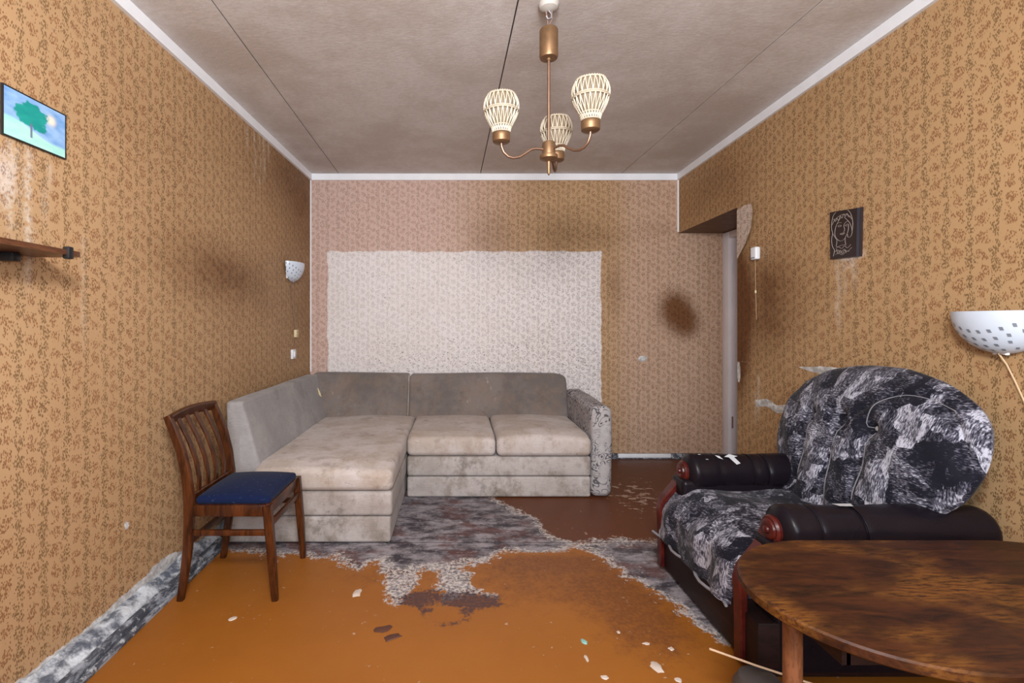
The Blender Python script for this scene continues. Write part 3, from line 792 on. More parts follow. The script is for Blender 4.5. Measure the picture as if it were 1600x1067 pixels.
MB().add([(-1.155,3.972,.665),(-1.135,3.965,.655),(-1.115,3.958,.615),(-1.105,3.953,.585),(-1.125,3.957,.600),(-1.142,3.963,.635)],
         [(0,1,5),(1,2,4,5),(2,3,4)]).build('upholstery_tear', M['cream'], sofa)

# ------------------------------------------------------------------ dining chair
chair = thing('dining_chair', 'brown wooden chair with blue velvet seat by the left wall', 'chair', (-1.0, 2.275, 0))
NY, FY = 2.085, 2.465
W = M['chairwood']
for y in (NY, FY):
    MB().bar([(-.782, y, 0), (-.797, y, .20), (-.815, y, .408)], [(.024,.026), (.034,.034), (.040,.036)], (0,1,0)).build('front_leg', W, chair)
    pts = [(-1.188, y, 0), (-1.172, y, .10), (-1.156, y, .22), (-1.150, y, .34), (-1.150, y, .44), (-1.162, y, .54), (-1.185, y, .64), (-1.215, y, .72), (-1.244, y, .79)]
    MB().bar(pts, [(.024,.028), (.026,.032), (.028,.036), (.030,.040), (.030,.042), (.028,.040), (.028,.038), (.026,.036), (.026,.030)], (0,1,0)).build('back_post', W, chair)
    MB().box(-1.145, -.820, y - .011, y + .011, .362, .410, .003).build('seat_rail', W, chair)
    MB().box(-1.152, -.800, y - .008, y + .008, .278, .303, .003).build('stretcher', W, chair)
MB().box(-.832, -.806, NY, FY, .362, .410, .003).build('seat_rail', W, chair)
MB().box(-1.160, -1.138, NY, FY, .362, .410, .003).build('seat_rail', W, chair)
MB().box(-.812, -.796, NY, FY, .312, .338, .003).build('stretcher', W, chair)
MB().box(-1.162, -1.146, NY, FY, .235, .262, .003).build('stretcher', W, chair)
def bow(k): return -.014 * math.sin(PI * k)
MB().bar([(-1.236 + bow(k), NY + (FY - NY) * k, .772 + .010*math.sin(PI*k)) for k in np.linspace(0, 1, 9)], (.046, .022), (.35, 0, 1)).build('top_rail', W, chair)
MB().bar([(-1.152, NY + (FY - NY) * k, .432) for k in np.linspace(0, 1, 3)], (.030, .020), (0, 0, 1)).build('lower_back_rail', W, chair)
for i in range(4):
    k = (i + 1) / 5; y = NY + (FY - NY) * k
    MB().bar([(-1.150, y, .430), (-1.147, y, .50), (-1.160 + .3*bow(k), y, .58), (-1.186 + .6*bow(k), y, .66), (-1.234 + bow(k), y, .765)], (.026, .010), (0, 1, 0)).build('slat', W, chair)
def cushion_d(x, y, z):
    u, v = (x + 1.132) / .322, (y - 2.098) / .354
    if z > .42: z += .030 * math.sin(PI * min(max(u,0),1)) ** .6 * math.sin(PI * min(max(v,0),1)) ** .6
    return (x, y, z)
MB().rbox(-1.132, -.810, 2.098, 2.452, .404, .436, .014, .03, 3, cushion_d).build('seat_pad', M['velvet'], chair, label='dark blue velvet seat pad')

# ------------------------------------------------------------------ armchair
ac = thing('armchair', 'bulky armchair with patchwork velour cushions and black leather arms', 'armchair', (1.42, 2.0, 0))
MB().box(.988, 1.80, 1.60, 2.385, .022, .20, .006).build('base', M['darkboard'], ac)
for (x, y) in ((1.035, 1.70), (1.035, 2.34), (1.76, 1.70), (1.76, 2.34)):
    MB().lathe([(.026, 0), (.030, .006), (.030, .016), (.020, .024)], (x, y, 0), n=14).build('foot', M['black'], ac)
def seat_d(x, y, z):
    f = sstep(1.12, .97, np.array(x)).item()
    if z > .30:
        z += .018*math.sin(PI*min(max((y-1.75)/.6,0),1)) - .055 * f + .008*math.sin(y*21 + x*13) * f + .006*math.sin(x*17 + y*9)
    z = max(z, .170)
    x += f * (.010*math.sin(y*26 + z*11) + .006*math.sin(y*47))
    return (x, y, z)
MB().rbox(.968, 1.56, 1.742, 2.388, .090, .405, .060, .03, 4, seat_d).build('seat_cushion', M['velour'], ac)
MB().tube([(.966 + .012*math.sin(k*17), 1.75 + .63*k, .172 - .004*math.sin(k*9)) for k in np.linspace(0, 1, 16)], .006, 6).build('seat_piping', M['seam'], ac)
for (yc, s) in ((1.663, -1), (2.318, 1)):
    a_ = MB().rbox(1.045, 1.79, yc - .064, yc + .062, .024, .455, .02, .1).build('arm_panel', M['leather'], ac)
    prof = []
    L0, L1 = 1.075, 1.805
    bands = (1.195, 1.345) if s < 0 else (1.215, 1.375, 1.44)
    xs = np.linspace(L0, L1, 61)
    for x in xs:
        r = .082 + .003*math.sin(x*13)
        e = min((x - L0) / .04, (L1 - x) / .035, 1)
        r *= math.sqrt(max(0.08, 1 - (1 - e) ** 2)) if e < 1 else 1
        for b in bands: r -= .006 * math.exp(-((x - b) / .007) ** 2)
        r -= .004 * math.exp(-((x - L0 - .055) / .006) ** 2)
        prof.append((r, x - L0))
    roll = MB().lathe(prof, (L0, yc, .482), (1, 0, 0), 28).build('arm_roll', M['leather'], ac)
    for b in bands:
        MB().tube([(b, yc + .0790*math.cos(w), .482 + .0790*math.sin(w)) for w in np.linspace(-.6, PI + .6, 26)], .0028, 6).build('stitched_welt', M['leather'], roll)
    pw = yc + (.030 if s < 0 else .030)
    pts = [(1.078, pw, .470), (1.068, pw, .440), (1.048, pw, .405), (1.020, pw, .372), (.994, pw, .340), (.982, pw, .300), (.984, pw, .250), (.986, pw, .15), (.986, pw, .022)]
    MB().bar(pts, [(.046,.030), (.050,.030), (.050,.030), (.050,.030), (.050,.032), (.050,.032), (.048,.030), (.046,.028), (.046,.028)], (0,1,0)).build('scroll_post', M['redwood'], ac)
    MB().lathe([(.046, 0), (.048, .012), (.043, .020), (.036, .020), (.034, .026), (.026, .030), (.014, .028), (.012, .034), (0, .038)], (1.084, yc, .484), (-1, 0, 0), 24).build('knob', M['redwood'], ac, label='turned red wooden roundel')
    if s > 0:
        for poly in ([(1.288, .10), (1.318, .35), (1.298, .42), (1.312, .85), (1.292, .92), (1.272, .45), (1.252, .40)], [(1.215,.25),(1.232,.32),(1.240,.60),(1.222,.50)], [(1.140,.1),(1.152,.12),(1.172,.62),(1.160,.60)]):
            vv = [(x, yc - .0845*math.sin(w), .482 + .0845*math.cos(w)) for x, w in poly]
            MB().add(vv, [tuple(range(len(vv)))]).build('leather_tear', M['tear'], roll)
    else:
        vv = [(x, yc + .0845*math.sin(w), .482 + .0845*math.cos(w)) for x, w in [(1.30,-.1),(1.345,-.12),(1.36,.25),(1.31,.5)]]
        MB().add(vv, [tuple(range(len(vv)))]).build('leather_tear', M['tear'], roll)
# backrest pillow: outline in (Y, z), puffed forward, with three buttoned channels
OUT = [(2.300,.33),(2.360,.42),(2.395,.50),(2.455,.586),(2.490,.692),(2.492,.774),(2.440,.868),(2.324,.955),(2.146,1.000),(1.971,1.008),(1.865,.998),(1.744,.965),(1.647,.921),(1.588,.872),(1.556,.809),(1.548,.721),(1.560,.652),(1.590,.590),(1.660,.50),(1.720,.40),(1.76,.33),(1.90,.31),(2.03,.305),(2.16,.31)]
def closed_spline(P, per=5):
    out = []; n = len(P)
    for i in range(n):
        p0, p1, p2, p3 = (np.array(P[(i + k) % n]) for k in (-1, 0, 1, 2))
        for j in range(per):
            u = j / per
            out.append(.5*((2*p1) + (-p0+p2)*u + (2*p0-5*p1+4*p2-p3)*u*u + (-p0+3*p1-3*p2+p3)*u**3))
    return out
ring = closed_spline(OUT)
cen = np.array((2.02, .66))
NR, NT_ = 34, len(ring)
BTN = [(2.238,.765),(2.066,.785),(1.915,.772)]
CHN = [((2.238,.765),(2.20,.47)), ((2.066,.785),(2.03,.40)), ((1.915,.772),(1.895,.50))]
def seg_d(p, a, b):
    a, b = np.array(a), np.array(b); e = b - a; u = min(max(np.dot(p - a, e) / np.dot(e, e), 0), 1); return np.linalg.norm(p - a - e * u)
def front_depth(p, rho):
    d = .105 * math.sqrt(max(0, 1 - rho ** 3.2))
    for b in BTN: d -= .040 * math.exp(-(np.linalg.norm(p - np.array(b)) / .032) ** 2)
    for a, b in CHN: d -= .020 * math.exp(-(seg_d(p, a, b) / .014) ** 2) + .012 * math.exp(-(seg_d(p, a, b) / .05) ** 2)
    # arched crease across the near shoulder
    q = math.hypot((p[0] - 1.80) / .22, (p[1] - .70) / .22)
    if p[1] > .70: d -= .014 * math.exp(-((q - 1) / .05) ** 2)
    d += .006 * math.sin(p[0]*23 + p[1]*17) * (1 - rho) + .004*math.sin(p[0]*41 - p[1]*37)
    return d
RA = np.array([math.atan2(q[1] - cen[1], q[0] - cen[0]) for q in ring]); RR = np.array([np.linalg.norm(q - cen) for q in ring])
def true_rho(p):
    d = np.array(p) - cen; a = math.atan2(d[1], d[0])
    k = int(np.argmin(np.abs((RA - a + PI) % (2*PI) - PI))); return min(1.0, np.linalg.norm(d) / RR[k])
def back_pt(rho, k, front):
    p = cen + (ring[k] - cen) * rho
    x = 1.428 + .33 * p[1] + .02
    x = x - front_depth(p, rho) if front else x + .06 * math.sqrt(max(0, 1 - rho ** 4))
    return (min(x, 1.845), p[0], p[1])
verts = [back_pt(0, 0, True)]; faces = []
rhos = [math.sin(PI/2 * i / NR) for i in range(1, NR + 1)]
for r in rhos:
    verts += [back_pt(r, k, True) for k in range(NT_)]
for k in range(NT_): faces.append((0, 1 + k, 1 + (k+1) % NT_))
for i in range(NR - 1):
    for k in range(NT_):
        a, b = 1 + i*NT_, 1 + (i+1)*NT_
        faces.append((a + k, b + k, b + (k+1) % NT_, a + (k+1) % NT_))
last = 1 + (NR-1)*NT_
rb = [.97, .9, .7, .4]
prev = last
for r in rb:
    cur = len(verts); verts += [back_pt(r, k, False) for k in range(NT_)]
    for k in range(NT_): faces.append((prev + k, cur + k, cur + (k+1) % NT_, prev + (k+1) % NT_))
    prev = cur
c_ = len(verts); verts.append(back_pt(0, 0, False))
for k in range(NT_): faces.append((prev + k, c_, prev + (k+1) % NT_))
backr = MB().add(verts, faces).build('backrest', M['velour'], ac)
for b in BTN:
    p = np.array(b); x = 1.448 + .33*p[1] - front_depth(p, true_rho(p))
    MB().lathe([(0, .011), (.008, .009), (.012, .004), (.012, 0)], (x - .012, b[0], b[1]), (-1, 0, .25), 14).build('button', M['tear'], backr)
ARC = [(1.915,.772),(1.925,.83),(1.90,.88),(1.85,.912),(1.78,.918),(1.70,.90),(1.66,.87)]
for a, b in CHN + [(ARC, None)]:
    pts = []
    if b is None:
        for p in closed_spline(a, 4)[:(len(a) - 1) * 4 + 1]:
            pts.append((1.448 + .33*p[1] - front_depth(p, true_rho(p)) - .001, p[0], p[1]))
        MB().tube(pts, .0020, 5).build('seam', M['seam'], backr)
        continue
    for u in np.linspace(.06, 1, 12):
        p = np.array(a) * (1-u) + np.array(b) * u
        pts.append((1.448 + .33*p[1] - front_depth(p, true_rho(p)) - .007, p[0], p[1]))
    MB().tube(pts, .0022, 5).build('seam', M['seam'], backr)

# ------------------------------------------------------------------ coffee table
tb = thing('coffee_table', 'worn brown coffee table with rounded end in front of the armchair', 'table', (1.24, 1.14, 0))
def stadium(x0, x1, yc, r, inset=0.0, rx=1.0):
    pts = []
    rr = r - inset
    for w in np.linspace(PI/2, 3*PI/2, 33): pts.append((x0 + r*rx + rr*rx*math.cos(w), yc + rr*math.sin(w)))
    for w in np.linspace(-PI/2, PI/2, 33): pts.append((x1 - r + rr*math.cos(w), yc + rr*math.sin(w)))
    return pts
def slab(z0, z1, c, args):
    m_ = MB(); layers = [(z0, c), (z0 + c, 0), (z1 - c, 0), (z1, c)]
    n = 66; V_ = []; F_ = []
    for z, ins in layers: V_ += [(x, y, z) for x, y in stadium(*args, inset=ins, rx=1.12)]
    for i in range(3):
        for k in range(n): F_.append((i*n+k, i*n+(k+1)%n, (i+1)*n+(k+1)%n, (i+1)*n+k))
    F_.append(tuple(reversed(range(n)))); F_.append(tuple(3*n + k for k in range(n)))
    return m_.add(V_, F_)
slab(.536, .560, .004, (.693, 1.80, 1.14, .272)).build('table_top', M['tabletop'], tb)
ap = MB()
for (x0, x1, y0, y1) in ((.80, 1.70, 1.00, 1.018), (.80, 1.70, 1.262, 1.28), (.79, .808, 1.00, 1.28), (1.69, 1.708, 1.00, 1.28)):
    ap.box(x0, x1, y0, y1, .486, .535)
ap.build('apron', M['darkboard'], tb, smooth=False)
for (x, y) in ((.785, 1.14), (1.70, .99), (1.70, 1.29)):
    MB().lathe([(.014, 0), (.016, .02), (.020, .30), (.0205, .536)], (x, y, 0), n=18).build('leg', M['tableleg'], tb)

# cane resting on a dark jar under the table
jar = MB().lathe([(.050, 0), (.064, .02), (.074, .06), (.072, .10), (.056, .128), (.030, .136), (.0, .138)], (.902, 1.452, 0), n=24).build('clay_jar', M['jar'], loc=(.902, 1.452, 0))
tag(jar, 'small dark rounded jar on the floor under the table edge', 'jar')
cane = MB().tube([(.762, 1.470, .204), (.905, 1.474, .151), (1.334, 1.486, .004)], .0032, 8).build('thin_cane', M['straw'], loc=(.905, 1.474, 0))
tag(cane, 'thin pale cane sticking out from under the table', 'stick')

# ------------------------------------------------------------------ chandelier
HX, HY = .372, 1.985
ch = thing('chandelier', 'bronze three arm chandelier with cream lattice shades hanging from the ceiling', 'chandelier', (HX, HY, H))
MB().lathe([(.040, 0), (.042, -.008), (.036, -.022), (.020, -.030), (0, -.032)], (HX, HY, H), n=24).build('ceiling_rose', M['rose'], ch)
MB().tube([(HX, HY, H - .03), (HX + .012, HY, H - .045), (HX + .010, HY, H - .062), (HX - .004, HY, H - .064), (HX - .010, HY, H - .052)], .004, 8).build('hook', M['steel'], ch)
for s in (-1, 1):
    MB().tube([(HX + s*.012, HY, H - .03), (HX + s*.010 + .006, HY + .006, H - .06), (HX + s*.004, HY, H - .085), (HX + s*.003, HY, 2.38)], .0025, 6).build('wire', M['wire'], ch)
MB().lathe([(.012, 2.388), (.034, 2.386), (.0375, 2.380), (.0375, 2.276), (.035, 2.268), (.010, 2.266), (.010, 2.258), (0, 2.258)], (HX, HY, 0), n=32).build('canopy_cup', M['bronze'], ch)
MB().tube([(HX, HY, 2.262), (HX, HY, 1.90)], .0065, 12).build('rod', M['bronze_arm'], ch)
MB().lathe([(.0, 1.926), (.024, 1.925), (.0265, 1.921), (.0265, 1.876), (.0355, 1.873), (.037, 1.866), (.036, 1.858), (.022, 1.853), (.008, 1.846), (.006, 1.800), (.003, 1.792), (0, 1.790)], (HX, HY, 0), n=28).build('hub', M['bronze'], ch)
R_ = .20
def shade_r(k):      # k 0 bottom .. 1 top
    prof = [(0, .034), (.10, .036), (.22, .045), (.38, .058), (.55, .0675), (.70, .0700), (.85, .066), (1.0, .055)]
    for (a, ra), (b, rb_) in zip(prof[:-1], prof[1:]):
        if k <= b: u = (k - a) / (b - a); return ra + (rb_ - ra) * u
    return prof[-1][1]
for deg in (20, 140, 260):
    a = math.radians(deg); dx, dy = math.sin(a), math.cos(a)
    P = lambda r, z: (HX + dx*r, HY + dy*r, z)
    path = [(.02, 1.896), (.055, 1.897), (.075, 1.892), (.100, 1.874), (.125, 1.858), (.150, 1.853), (.172, 1.858), (.190, 1.874), (.199, 1.896), (.200, 1.915)]
    arm_o = MB().tube([P(r, z) for r, z in path], .0055, 10).build('arm', M['bronze_arm'], ch)
    cx, cy = HX + dx*R_, HY + dy*R_
    MB().lathe([(.008, 1.908), (.030, 1.911), (.0345, 1.915), (.0355, 1.934), (.0355, 1.944), (.033, 1.948), (0, 1.948)], (cx, cy, 0), n=26).build('lamp_cup', M['bronze'], arm_o)
    z0, hh = 1.948, .152
    sh = MB().lathe([(shade_r(k) - .004, z0 + hh*k) for k in np.linspace(0, .985, 16)] + [(shade_r(1) - .006, z0 + hh*.985)] + [(shade_r(k) - .006, z0 + hh*k) for k in np.linspace(.95, 0, 12)], (cx, cy, 0), n=32)
    sh.f = [f for f in sh.f if len(f) < 6]
    sh = sh.build('shade', M['liner'], ch, label='cream lattice lamp shade')
    lat = MB()
    def Q(k, w, off=0.0): return (cx + (shade_r(k) + off)*math.cos(w), cy + (shade_r(k) + off)*math.sin(w), z0 + hh*k)
    for k, rr in ((.02, .0026), (.10, .0030), (.17, .0026), (.55, .0030), (.59, .0026), (.97, .0030)):
        lat.tube([Q(k, 2*PI*j/24) for j in range(25)], rr, 5, False)
    for (k0, k1, nn) in ((.17, .56, 22), (.58, .97, 22), (.02, .17, 24)):
        for j in range(nn):
            for sgn in (-1, 1):
                lat.tube([Q(k0 + (k1-k0)*u, 2*PI/nn*(j + sgn*(.5*u)), .0012*math.sin(PI*u)) for u in (0, .25, .5, .75, 1)], .0024, 4, False)
    for j in range(36):
        lat.tube([Q(.95, 2*PI*j/36), Q(1.0, 2*PI*j/36, .001), (cx + .050*math.cos(2*PI*j/36), cy + .050*math.sin(2*PI*j/36), z0 + hh*1.02)], .0020, 4)
    lat.build('lattice', M['lattice'], sh)

# ------------------------------------------------------------------ wall lamps
def sconce(name, label, yc, zt, side, group):
    a_, b_, h_ = .150, .092, .145
    wallx = xl(yc) if side < 0 else xr(yc)
    sg = 1 if side < 0 else -1
    root = thing(name, label, 'wall lamp', (wallx, yc, zt - h_), group)
    def P(w, ph, off=0.0):
        c_, s_ = math.cos(ph), math.sin(ph)
        return (wallx + sg*(.012 + (b_ + off)*math.sin(w)*c_), yc + (a_ + off)*math.cos(w)*c_, zt - (h_ + off)*s_)
    nw, npn = 28, 14
    m_ = MB(); V_ = []; F_ = []
    for off in (0.0, -.005):
        for i in range(npn + 1):
            ph = PI/2 * i / npn
            V_ += [P(PI*j/nw, ph, off) for j in range(nw + 1)]
    n1 = (npn + 1) * (nw + 1)
    for L in (0, n1):
        for i in range(npn):
            for j in range(nw):
                q = (L + i*(nw+1)+j, L + i*(nw+1)+j+1, L + (i+1)*(nw+1)+j+1, L + (i+1)*(nw+1)+j)
                F_.append(q)
    for j in range(nw): F_.append((j, j+1, n1 + j+1, n1 + j))
    bowl = m_.add(V_, F_).build('glass_bowl', M['glass_white'], root)
    dots = MB()
    for row, ph0 in enumerate((.50, .72, .94, 1.14)):
        nd = 13 - 2*row
        for j in range(nd):
            w = PI * (j + .5 + .25*(row % 2)) / nd
            ph = ph0 - .40 * abs(math.cos(w)) ** 2 * (1 if row < 3 else .5)
            dw, dp = .036 / max(.35, math.cos(ph)), .042
            vs_ = [P(w + q*dw + r_*dw*.4, ph + r_*dp, .0012) for q, r_ in ((-1,-1),(1,-1),(1,1),(-1,1))]
            dots.add(vs_, [(0,1,2,3)])
    dots.build('dot_print', M['dot'], bowl, kind='stuff')
    MB().box(min(wallx, wallx + sg*.012), max(wallx, wallx + sg*.012), yc - .09, yc + .09, zt - .125, zt - .02, .003).build('wall_plate', M['plastic'], root)
    for s0 in (.03, PI - .03):
        MB().tube([P(s0, ph, .002) for ph in np.linspace(-.02, .5, 8)], .004, 6).build('end_clip', M['chrome'], root)
    MB().tube([P(w, PI/2 - .16, .002) for w in np.linspace(.25, PI - .25, 14)], .0045, 6).build('lower_clip', M['chrome'], root)
    return root, wallx, sg
sR, wx, sg = sconce('wall_lamp', 'white half bowl wall lamp with grey dots above the armchair', 1.645, 1.229, 1, 'half bowl wall lamps')
MB().tube([(wx - .03, 1.640, 1.086), (wx - .012, 1.632, 1.05), (wx - .006, 1.610, .99), (wx - .006, 1.585, .93), (wx - .006, 1.575, .88), (wx - .006, 1.545, .80), (wx - .006, 1.53, .68), (wx-.006, 1.52, .42)], .0026, 6).build('cord', M['cord'], sR)
sL, wx, sg = sconce('wall_lamp', 'white half bowl wall lamp on the wall above the sofa', 3.78, 1.652, -1, 'half bowl wall lamps')
MB().tube([(wx + .014, 3.79, 1.51), (wx + .004, 3.80, 1.46), (wx + .004, 3.83, 1.30), (wx + .004, 3.872, 1.13)], .0022, 6).build('cord', M['wire'], sL)

# ------------------------------------------------------------------ switches
sw = thing('light_switch', 'white light switch low on the wall above the sofa', 'switch', (xl(3.83), 3.83, .943))
MB().box(xl(3.83), xl(3.83) + .018, 3.79, 3.87, .905, .980, .005).build('switch_plate', M['plastic'], sw)
MB().box(xl(3.83) + .017, xl(3.83) + .026, 3.810, 3.850, .920, .966, .004).build('rocker', M['plastic'], sw)
js = thing('cord_switch', 'small cream socket box below the wall lamp over the sofa', 'socket', (xl(3.885), 3.885, 1.103))
MB().box(xl(3.885), xl(3.885) + .022, 3.855, 3.915, 1.072, 1.134, .006).build('socket_body', M['cream'], js)
for dz in (-.012, .012):
    MB().lathe([(.0055, 0), (.0055, .002), (0, .002)], (xl(3.885) + .0215, 3.885, 1.103 + dz), (1, 0, 0), 10).build('socket_hole', M['wire'], js)
MB().tube([(xl(3.885) + .004, 3.885, 1.075), (xl(3.87) + .004, 3.868, 1.02), (xl(3.85) + .005, 3.845, .978)], .002, 6).build('cord', M['wire'], js)
ps = thing('pull_switch', 'white pull cord switch beside the passage', 'switch', (xr(3.079), 3.079, 1.627))
px = xr(3.079)
MB().rbox(px - .032, px + .001, 3.050, 3.108, 1.588, 1.668, .010, .05, 3).build('switch_box', M['plastic'], ps)
MB().box(px - .034, px - .030, 3.060, 3.098, 1.596, 1.604, .001).build('seam', M['dot'], ps)
cd = MB().tube([(px - .016, 3.079, 1.590), (px - .014, 3.078, 1.40), (px - .012, 3.072, 1.21)], .0010, 5).build('pull_cord', M['cord'], ps)
MB().lathe([(0, -.012), (.005, -.008), (.006, 0), (.004, .010), (0, .013)], (px - .014, 3.078, 1.385), n=10).build('bead', M['cream'], cd)

# ------------------------------------------------------------------ shelf
shf = thing('wall_shelf', 'dark wooden shelf fixed to the left wall below the painting', 'shelf', (xl(1.2), 1.2, 1.40))
MB().prism([(xl(.75) + .002, .75), (-1.197, .75), (-1.197, 1.535), (-1.203, 1.55), (xl(1.55) + .002, 1.55)], 1.398, 1.414, 'z').build('board', M['shelfwood'], shf, smooth=False)
for y in (1.500, .82):
    MB().box(-1.212, -1.190, y - .010, y + .010, 1.386, 1.424, .004).build('edge_clip', M['black'], shf)
for y in (1.44, .90):
    MB().box(xl(y), xl(y) + .050, y - .014, y + .014, 1.372, 1.398, .004).build('bracket', M['black'], shf)

# ------------------------------------------------------------------ pictures
# small painting on the left wall
PY0, PY1, PZ0, PZ1 = 1.442, 1.662, 1.752, 1.896
def lwx(y, off): return xl(y) + off
pic = thing('tree_painting', 'small framed painting of a green tree under blue sky', 'painting', (xl(1.55), 1.552, PZ0))
us, vs = np.linspace(PY0, PY1, 90), np.linspace(PZ0, PZ1, 60)
U, V = np.meshgrid(us, vs, indexing='ij')
u, v = (U - PY0) / (PY1 - PY0), (V - PZ0) / (PZ1 - PZ0)
n1 = fbm(u * 6, v * 8, 41)[..., None]; n2 = fbm(u * 14, v * 14, 44)
def colr(a): return np.array(a)[None, None, :]
sky = colr((.10, .27, .60)) * (1 - n1) + colr((.36, .55, .80)) * n1
hill = (.42 - .25 * u + .04 * np.sin(u * 7))
g_ = sstep(-.04, .04, hill - v)[..., None]
gnd = colr((.30, .66, .62)) * (1 - n1) + colr((.48, .80, .68)) * n1
P_ = sky * (1 - g_) + gnd * g_
moon = np.exp(-(((u - .75) / .085) ** 2 + ((v - .72) / .12) ** 2) ** 1.5)[..., None]
P_ = P_ * (1 - moon) + colr((.80, .72, .58)) * moon
crown = sstep(-.06, .06, 1 - np.hypot((u - .43) / .27, (v - .62) / .27) + (n2 - .5) * .7)[..., None]
P_ = P_ * (1 - crown) + (colr((.0, .20, .20)) * (1 - n1) + colr((.02, .36, .30)) * n1) * crown
trunk = (sstep(.022, .012, np.abs(u - .42)) * (v < .45) * (v > .14))[..., None]
P_ = P_ * (1 - trunk) + colr((.14, .17, .26)) * trunk
grid_mesh('painted_sheet', us, vs, lambda a, b: (lwx(a, .0072) - xl(1.55), a - 1.552, b - PZ0), M['print'], {'print': P_}, parent=pic, flip=True)
fr = MB()
w_ = .0042
for (y0, y1, z0, z1) in ((PY0 - w_, PY1 + w_, PZ1, PZ1 + w_), (PY0 - w_, PY1 + w_, PZ0 - w_, PZ0), (PY0 - w_, PY0, PZ0, PZ1), (PY1, PY1 + w_, PZ0, PZ1)):
    fr.prism([(lwx(y0, .001), y0), (lwx(y0, .008), y0), (lwx(y1, .008), y1), (lwx(y1, .001), y1)], z0, z1, 'z')
fr.build('frame', M['black'], pic, smooth=False)
MB().prism([(lwx(PY0, .001), PY0), (lwx(PY0, .0066), PY0), (lwx(PY1, .0066), PY1), (lwx(PY1, .001), PY1)], PZ0, PZ1, 'z').build('backing', M['black'], pic, smooth=False)

# black plaque with a line engraved face on the right wall
q00, q10, q11, q01 = (2.437, 1.506), (2.250, 1.497), (2.243, 1.724), (2.440, 1.745)     # (Y,z): far-low, near-low, near-top, far-top
plq = thing('engraved_plaque', 'black plaque engraved with a woman\'s face hanging above the armchair', 'plaque', (xr(2.34), 2.34, 1.50))
def pq(u, v, off):
    y = (q00[0]*(1-u) + q10[0]*u)*(1-v) + (q01[0]*(1-u) + q11[0]*u)*v
    z = (q00[1]*(1-u) + q10[1]*u)*(1-v) + (q01[1]*(1-u) + q11[1]*u)*v
    return (xr(y) - off, y, z)
m_ = MB().add([pq(0,0,.001), pq(1,0,.001), pq(1,1,.001), pq(0,1,.001), pq(.01,.01,.014), pq(.99,.01,.014), pq(.99,.99,.014), pq(.01,.99,.014)],
              [(0,1,2,3), (7,6,5,4), (0,4,5,1), (1,5,6,2), (2,6,7,3), (3,7,4,0)])
board = m_.build('board', M['plaque'], plq, smooth=False)
m_ = MB().add([pq(.90,.01,.0145), pq(.985,.01,.0145), pq(.985,.99,.0145), pq(.90,.99,.0145)], [(0,1,2,3)])
m_.build('edge_band', simple('blue_black_edge', (0.035, 0.042, 0.065), 0.3), board, smooth=False)
def smooth_line(P, per=4):
    P = [np.array(p, float) for p in P]; out = []
    for i in range(len(P) - 1):
        p0, p1, p2, p3 = P[max(i-1, 0)], P[i], P[i+1], P[min(i+2, len(P)-1)]
        for j in range(per):
            u_ = j / per; out.append(.5*((2*p1) + (-p0+p2)*u_ + (2*p0-5*p1+4*p2-p3)*u_*u_ + (-p0+3*p1-3*p2+p3)*u_**3))
    out.append(P[-1]); return out
LINES = [
  [(.21,.60),(.20,.52),(.24,.44),(.30,.40),(.36,.37),(.46,.36),(.56,.40),(.63,.47),(.68,.55),(.70,.66)],      # face outline
  [(.21,.60),(.26,.70),(.36,.80),(.42,.84)],                                                                  # hair parting left
  [(.54,.84),(.64,.78),(.74,.70),(.80,.60),(.82,.50),(.76,.42),(.68,.42),(.66,.48)],                          # hair right
  [(.24,.97),(.14,.90),(.09,.78),(.08,.66),(.12,.54),(.20,.46),(.26,.40)],                                    # outer hair left
  [(.12,.54),(.08,.42),(.10,.28),(.18,.18),(.14,.06)],                                                        # lock falling
  [(.66,.98),(.76,.90),(.82,.78),(.84,.66),(.82,.54)],                                                        # outer hair right
  [(.10,.72),(.18,.80),(.30,.86),(.44,.90),(.58,.90),(.70,.86),(.80,.78)],                                    # wreath
  [(.16,.84),(.22,.78),(.28,.84),(.34,.79),(.40,.88),(.46,.83),(.52,.91),(.58,.85),(.64,.91),(.70,.83),(.76,.85)],
  [(.29,.73),(.36,.745),(.44,.735)], [(.31,.675),(.37,.69),(.44,.675),(.37,.655),(.31,.675)],                 # brow, eye
  [(.52,.54),(.56,.58),(.53,.66),(.57,.72),(.66,.75),(.72,.72)], [(.58,.665),(.64,.69),(.70,.675),(.64,.65),(.58,.665)],
  [(.39,.505),(.45,.52),(.48,.515),(.51,.525),(.56,.515),(.48,.485),(.39,.505)], [(.41,.505),(.48,.503),(.54,.512)],
  [(.28,.40),(.27,.32),(.25,.26),(.34,.25),(.46,.27),(.60,.27)], [(.58,.41),(.58,.33),(.61,.27)],             # neck
  [(.24,.22),(.34,.24),(.46,.20),(.56,.25),(.66,.20),(.78,.26)], [(.18,.14),(.30,.18),(.42,.12),(.54,.18),(.66,.13),(.82,.20)],
  [(.22,.09),(.34,.11),(.48,.07),(.60,.12),(.74,.13)], [(.26,.20),(.32,.10),(.40,.17),(.48,.09),(.56,.16),(.62,.10)],
]
eng = MB()
for L in LINES: eng.tube([pq(u_ * .92, v_, .0145) for u_, v_ in smooth_line(L)], .0009, 5)
eng.build('line_drawing', M['engraved'], plq)

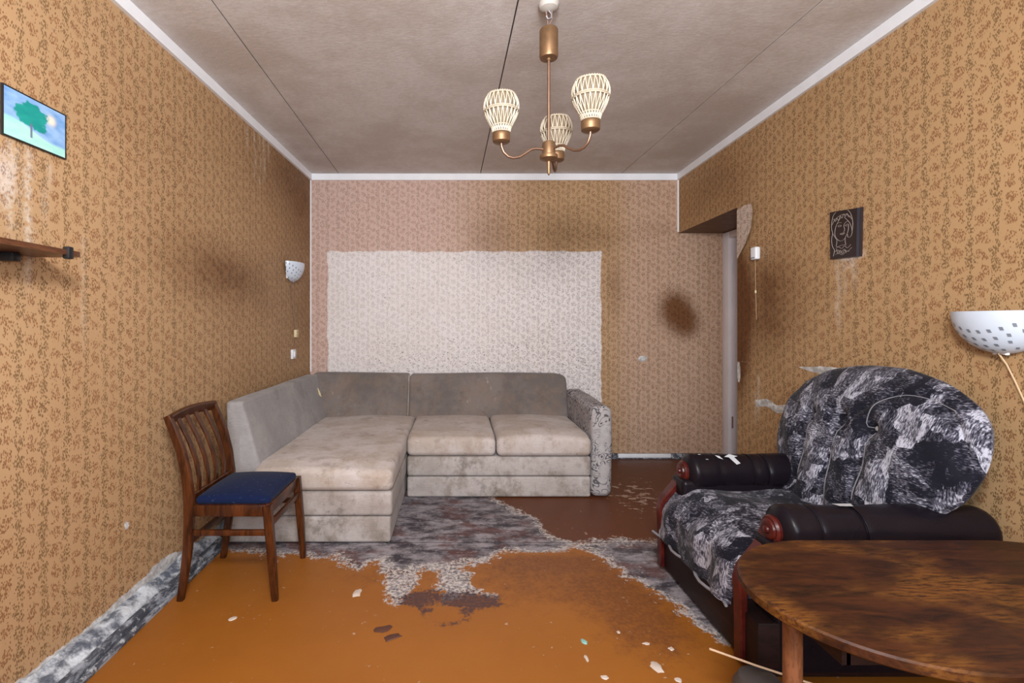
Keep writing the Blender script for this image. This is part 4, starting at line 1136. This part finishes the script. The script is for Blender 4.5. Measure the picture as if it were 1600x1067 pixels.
# ------------------------------------------------------------------ paint chips and scraps on the floor
def chip(name, label, x, y, rx, ry, ang, mat, seed, cat='paint chip'):
    r = random.Random(seed); n = 11; pts = []
    for k in range(n):
        w = 2*PI*k/n; q = .65 + .5*r.random()
        a, b = rx*q*math.cos(w), ry*q*math.sin(w)
        pts.append((x + a*math.cos(ang) - b*math.sin(ang), y + a*math.sin(ang) + b*math.cos(ang)))
    V_ = [(x, y, .0035)] + [(p[0], p[1], .0006) for p in pts] + [(x + (p[0]-x)*.8, y + (p[1]-y)*.8, .0025 + .0015*r.random()) for p in pts]
    F_ = [(1+k, 1+(k+1)%n, 1+n+(k+1)%n, 1+n+k) for k in range(n)] + [(0, 1+n+k, 1+n+(k+1)%n) for k in range(n)] + [tuple(reversed(range(1, n+1)))]
    o = MB().add(V_, F_).build(name, mat, loc=(x, y, 0))
    return tag(o, label, cat, 'scraps on the orange floor')
chip('paint_chip', 'pale oval paint chip lying in front of the chaise corner', -.442, 2.138, .020, .040, 0, M['pale'], 1)
chip('paint_chip', 'smaller dark brown flake behind the other dark flake', -.291, 1.888, .036, .024, .4, M['darkchip'], 2)
chip('paint_chip', 'larger dark brown flake on the orange floor', -.249, 1.838, .042, .020, .5, M['darkchip'], 3)
chip('paper_scrap', 'small green scrap on the orange floor', .471, 1.816, .012, .020, .5, M['greenchip'], 4, 'scrap')
chip('paint_chip', 'small whitish chip just in front of the green scrap', .456, 1.723, .007, .018, 0, M['pale'], 5)
chip('paint_chip', 'largest pale flake on the floor near the table', .686, 1.681, .020, .034, .3, M['pale'], 6)
chip('paint_chip', 'tiny yellowish chip left of the chips by the armchair', .618, 1.868, .009, .010, 0, M['pale'], 7)
chip('paint_chip', 'slim pale chip between the green scrap and the armchair', .699, 1.802, .015, .008, -.2, M['pale'], 8)
chip('paint_chip', 'pale chip nearest to the armchair base', .779, 1.773, .012, .012, -.5, M['pale'], 9)
chip('paint_chip', 'pale chip at the front edge of the floor by the cane', .735, 1.618, .012, .014, .2, M['pale'], 10)
chip('paint_chip', 'whitish chip at the very front of the floor', .493, 1.630, .016, .010, -.3, M['pale'], 11)
chip('paint_chip', 'pale chip lying near the dining chair front leg', -.905, 1.955, .020, .014, .6, M['pale'], 12)
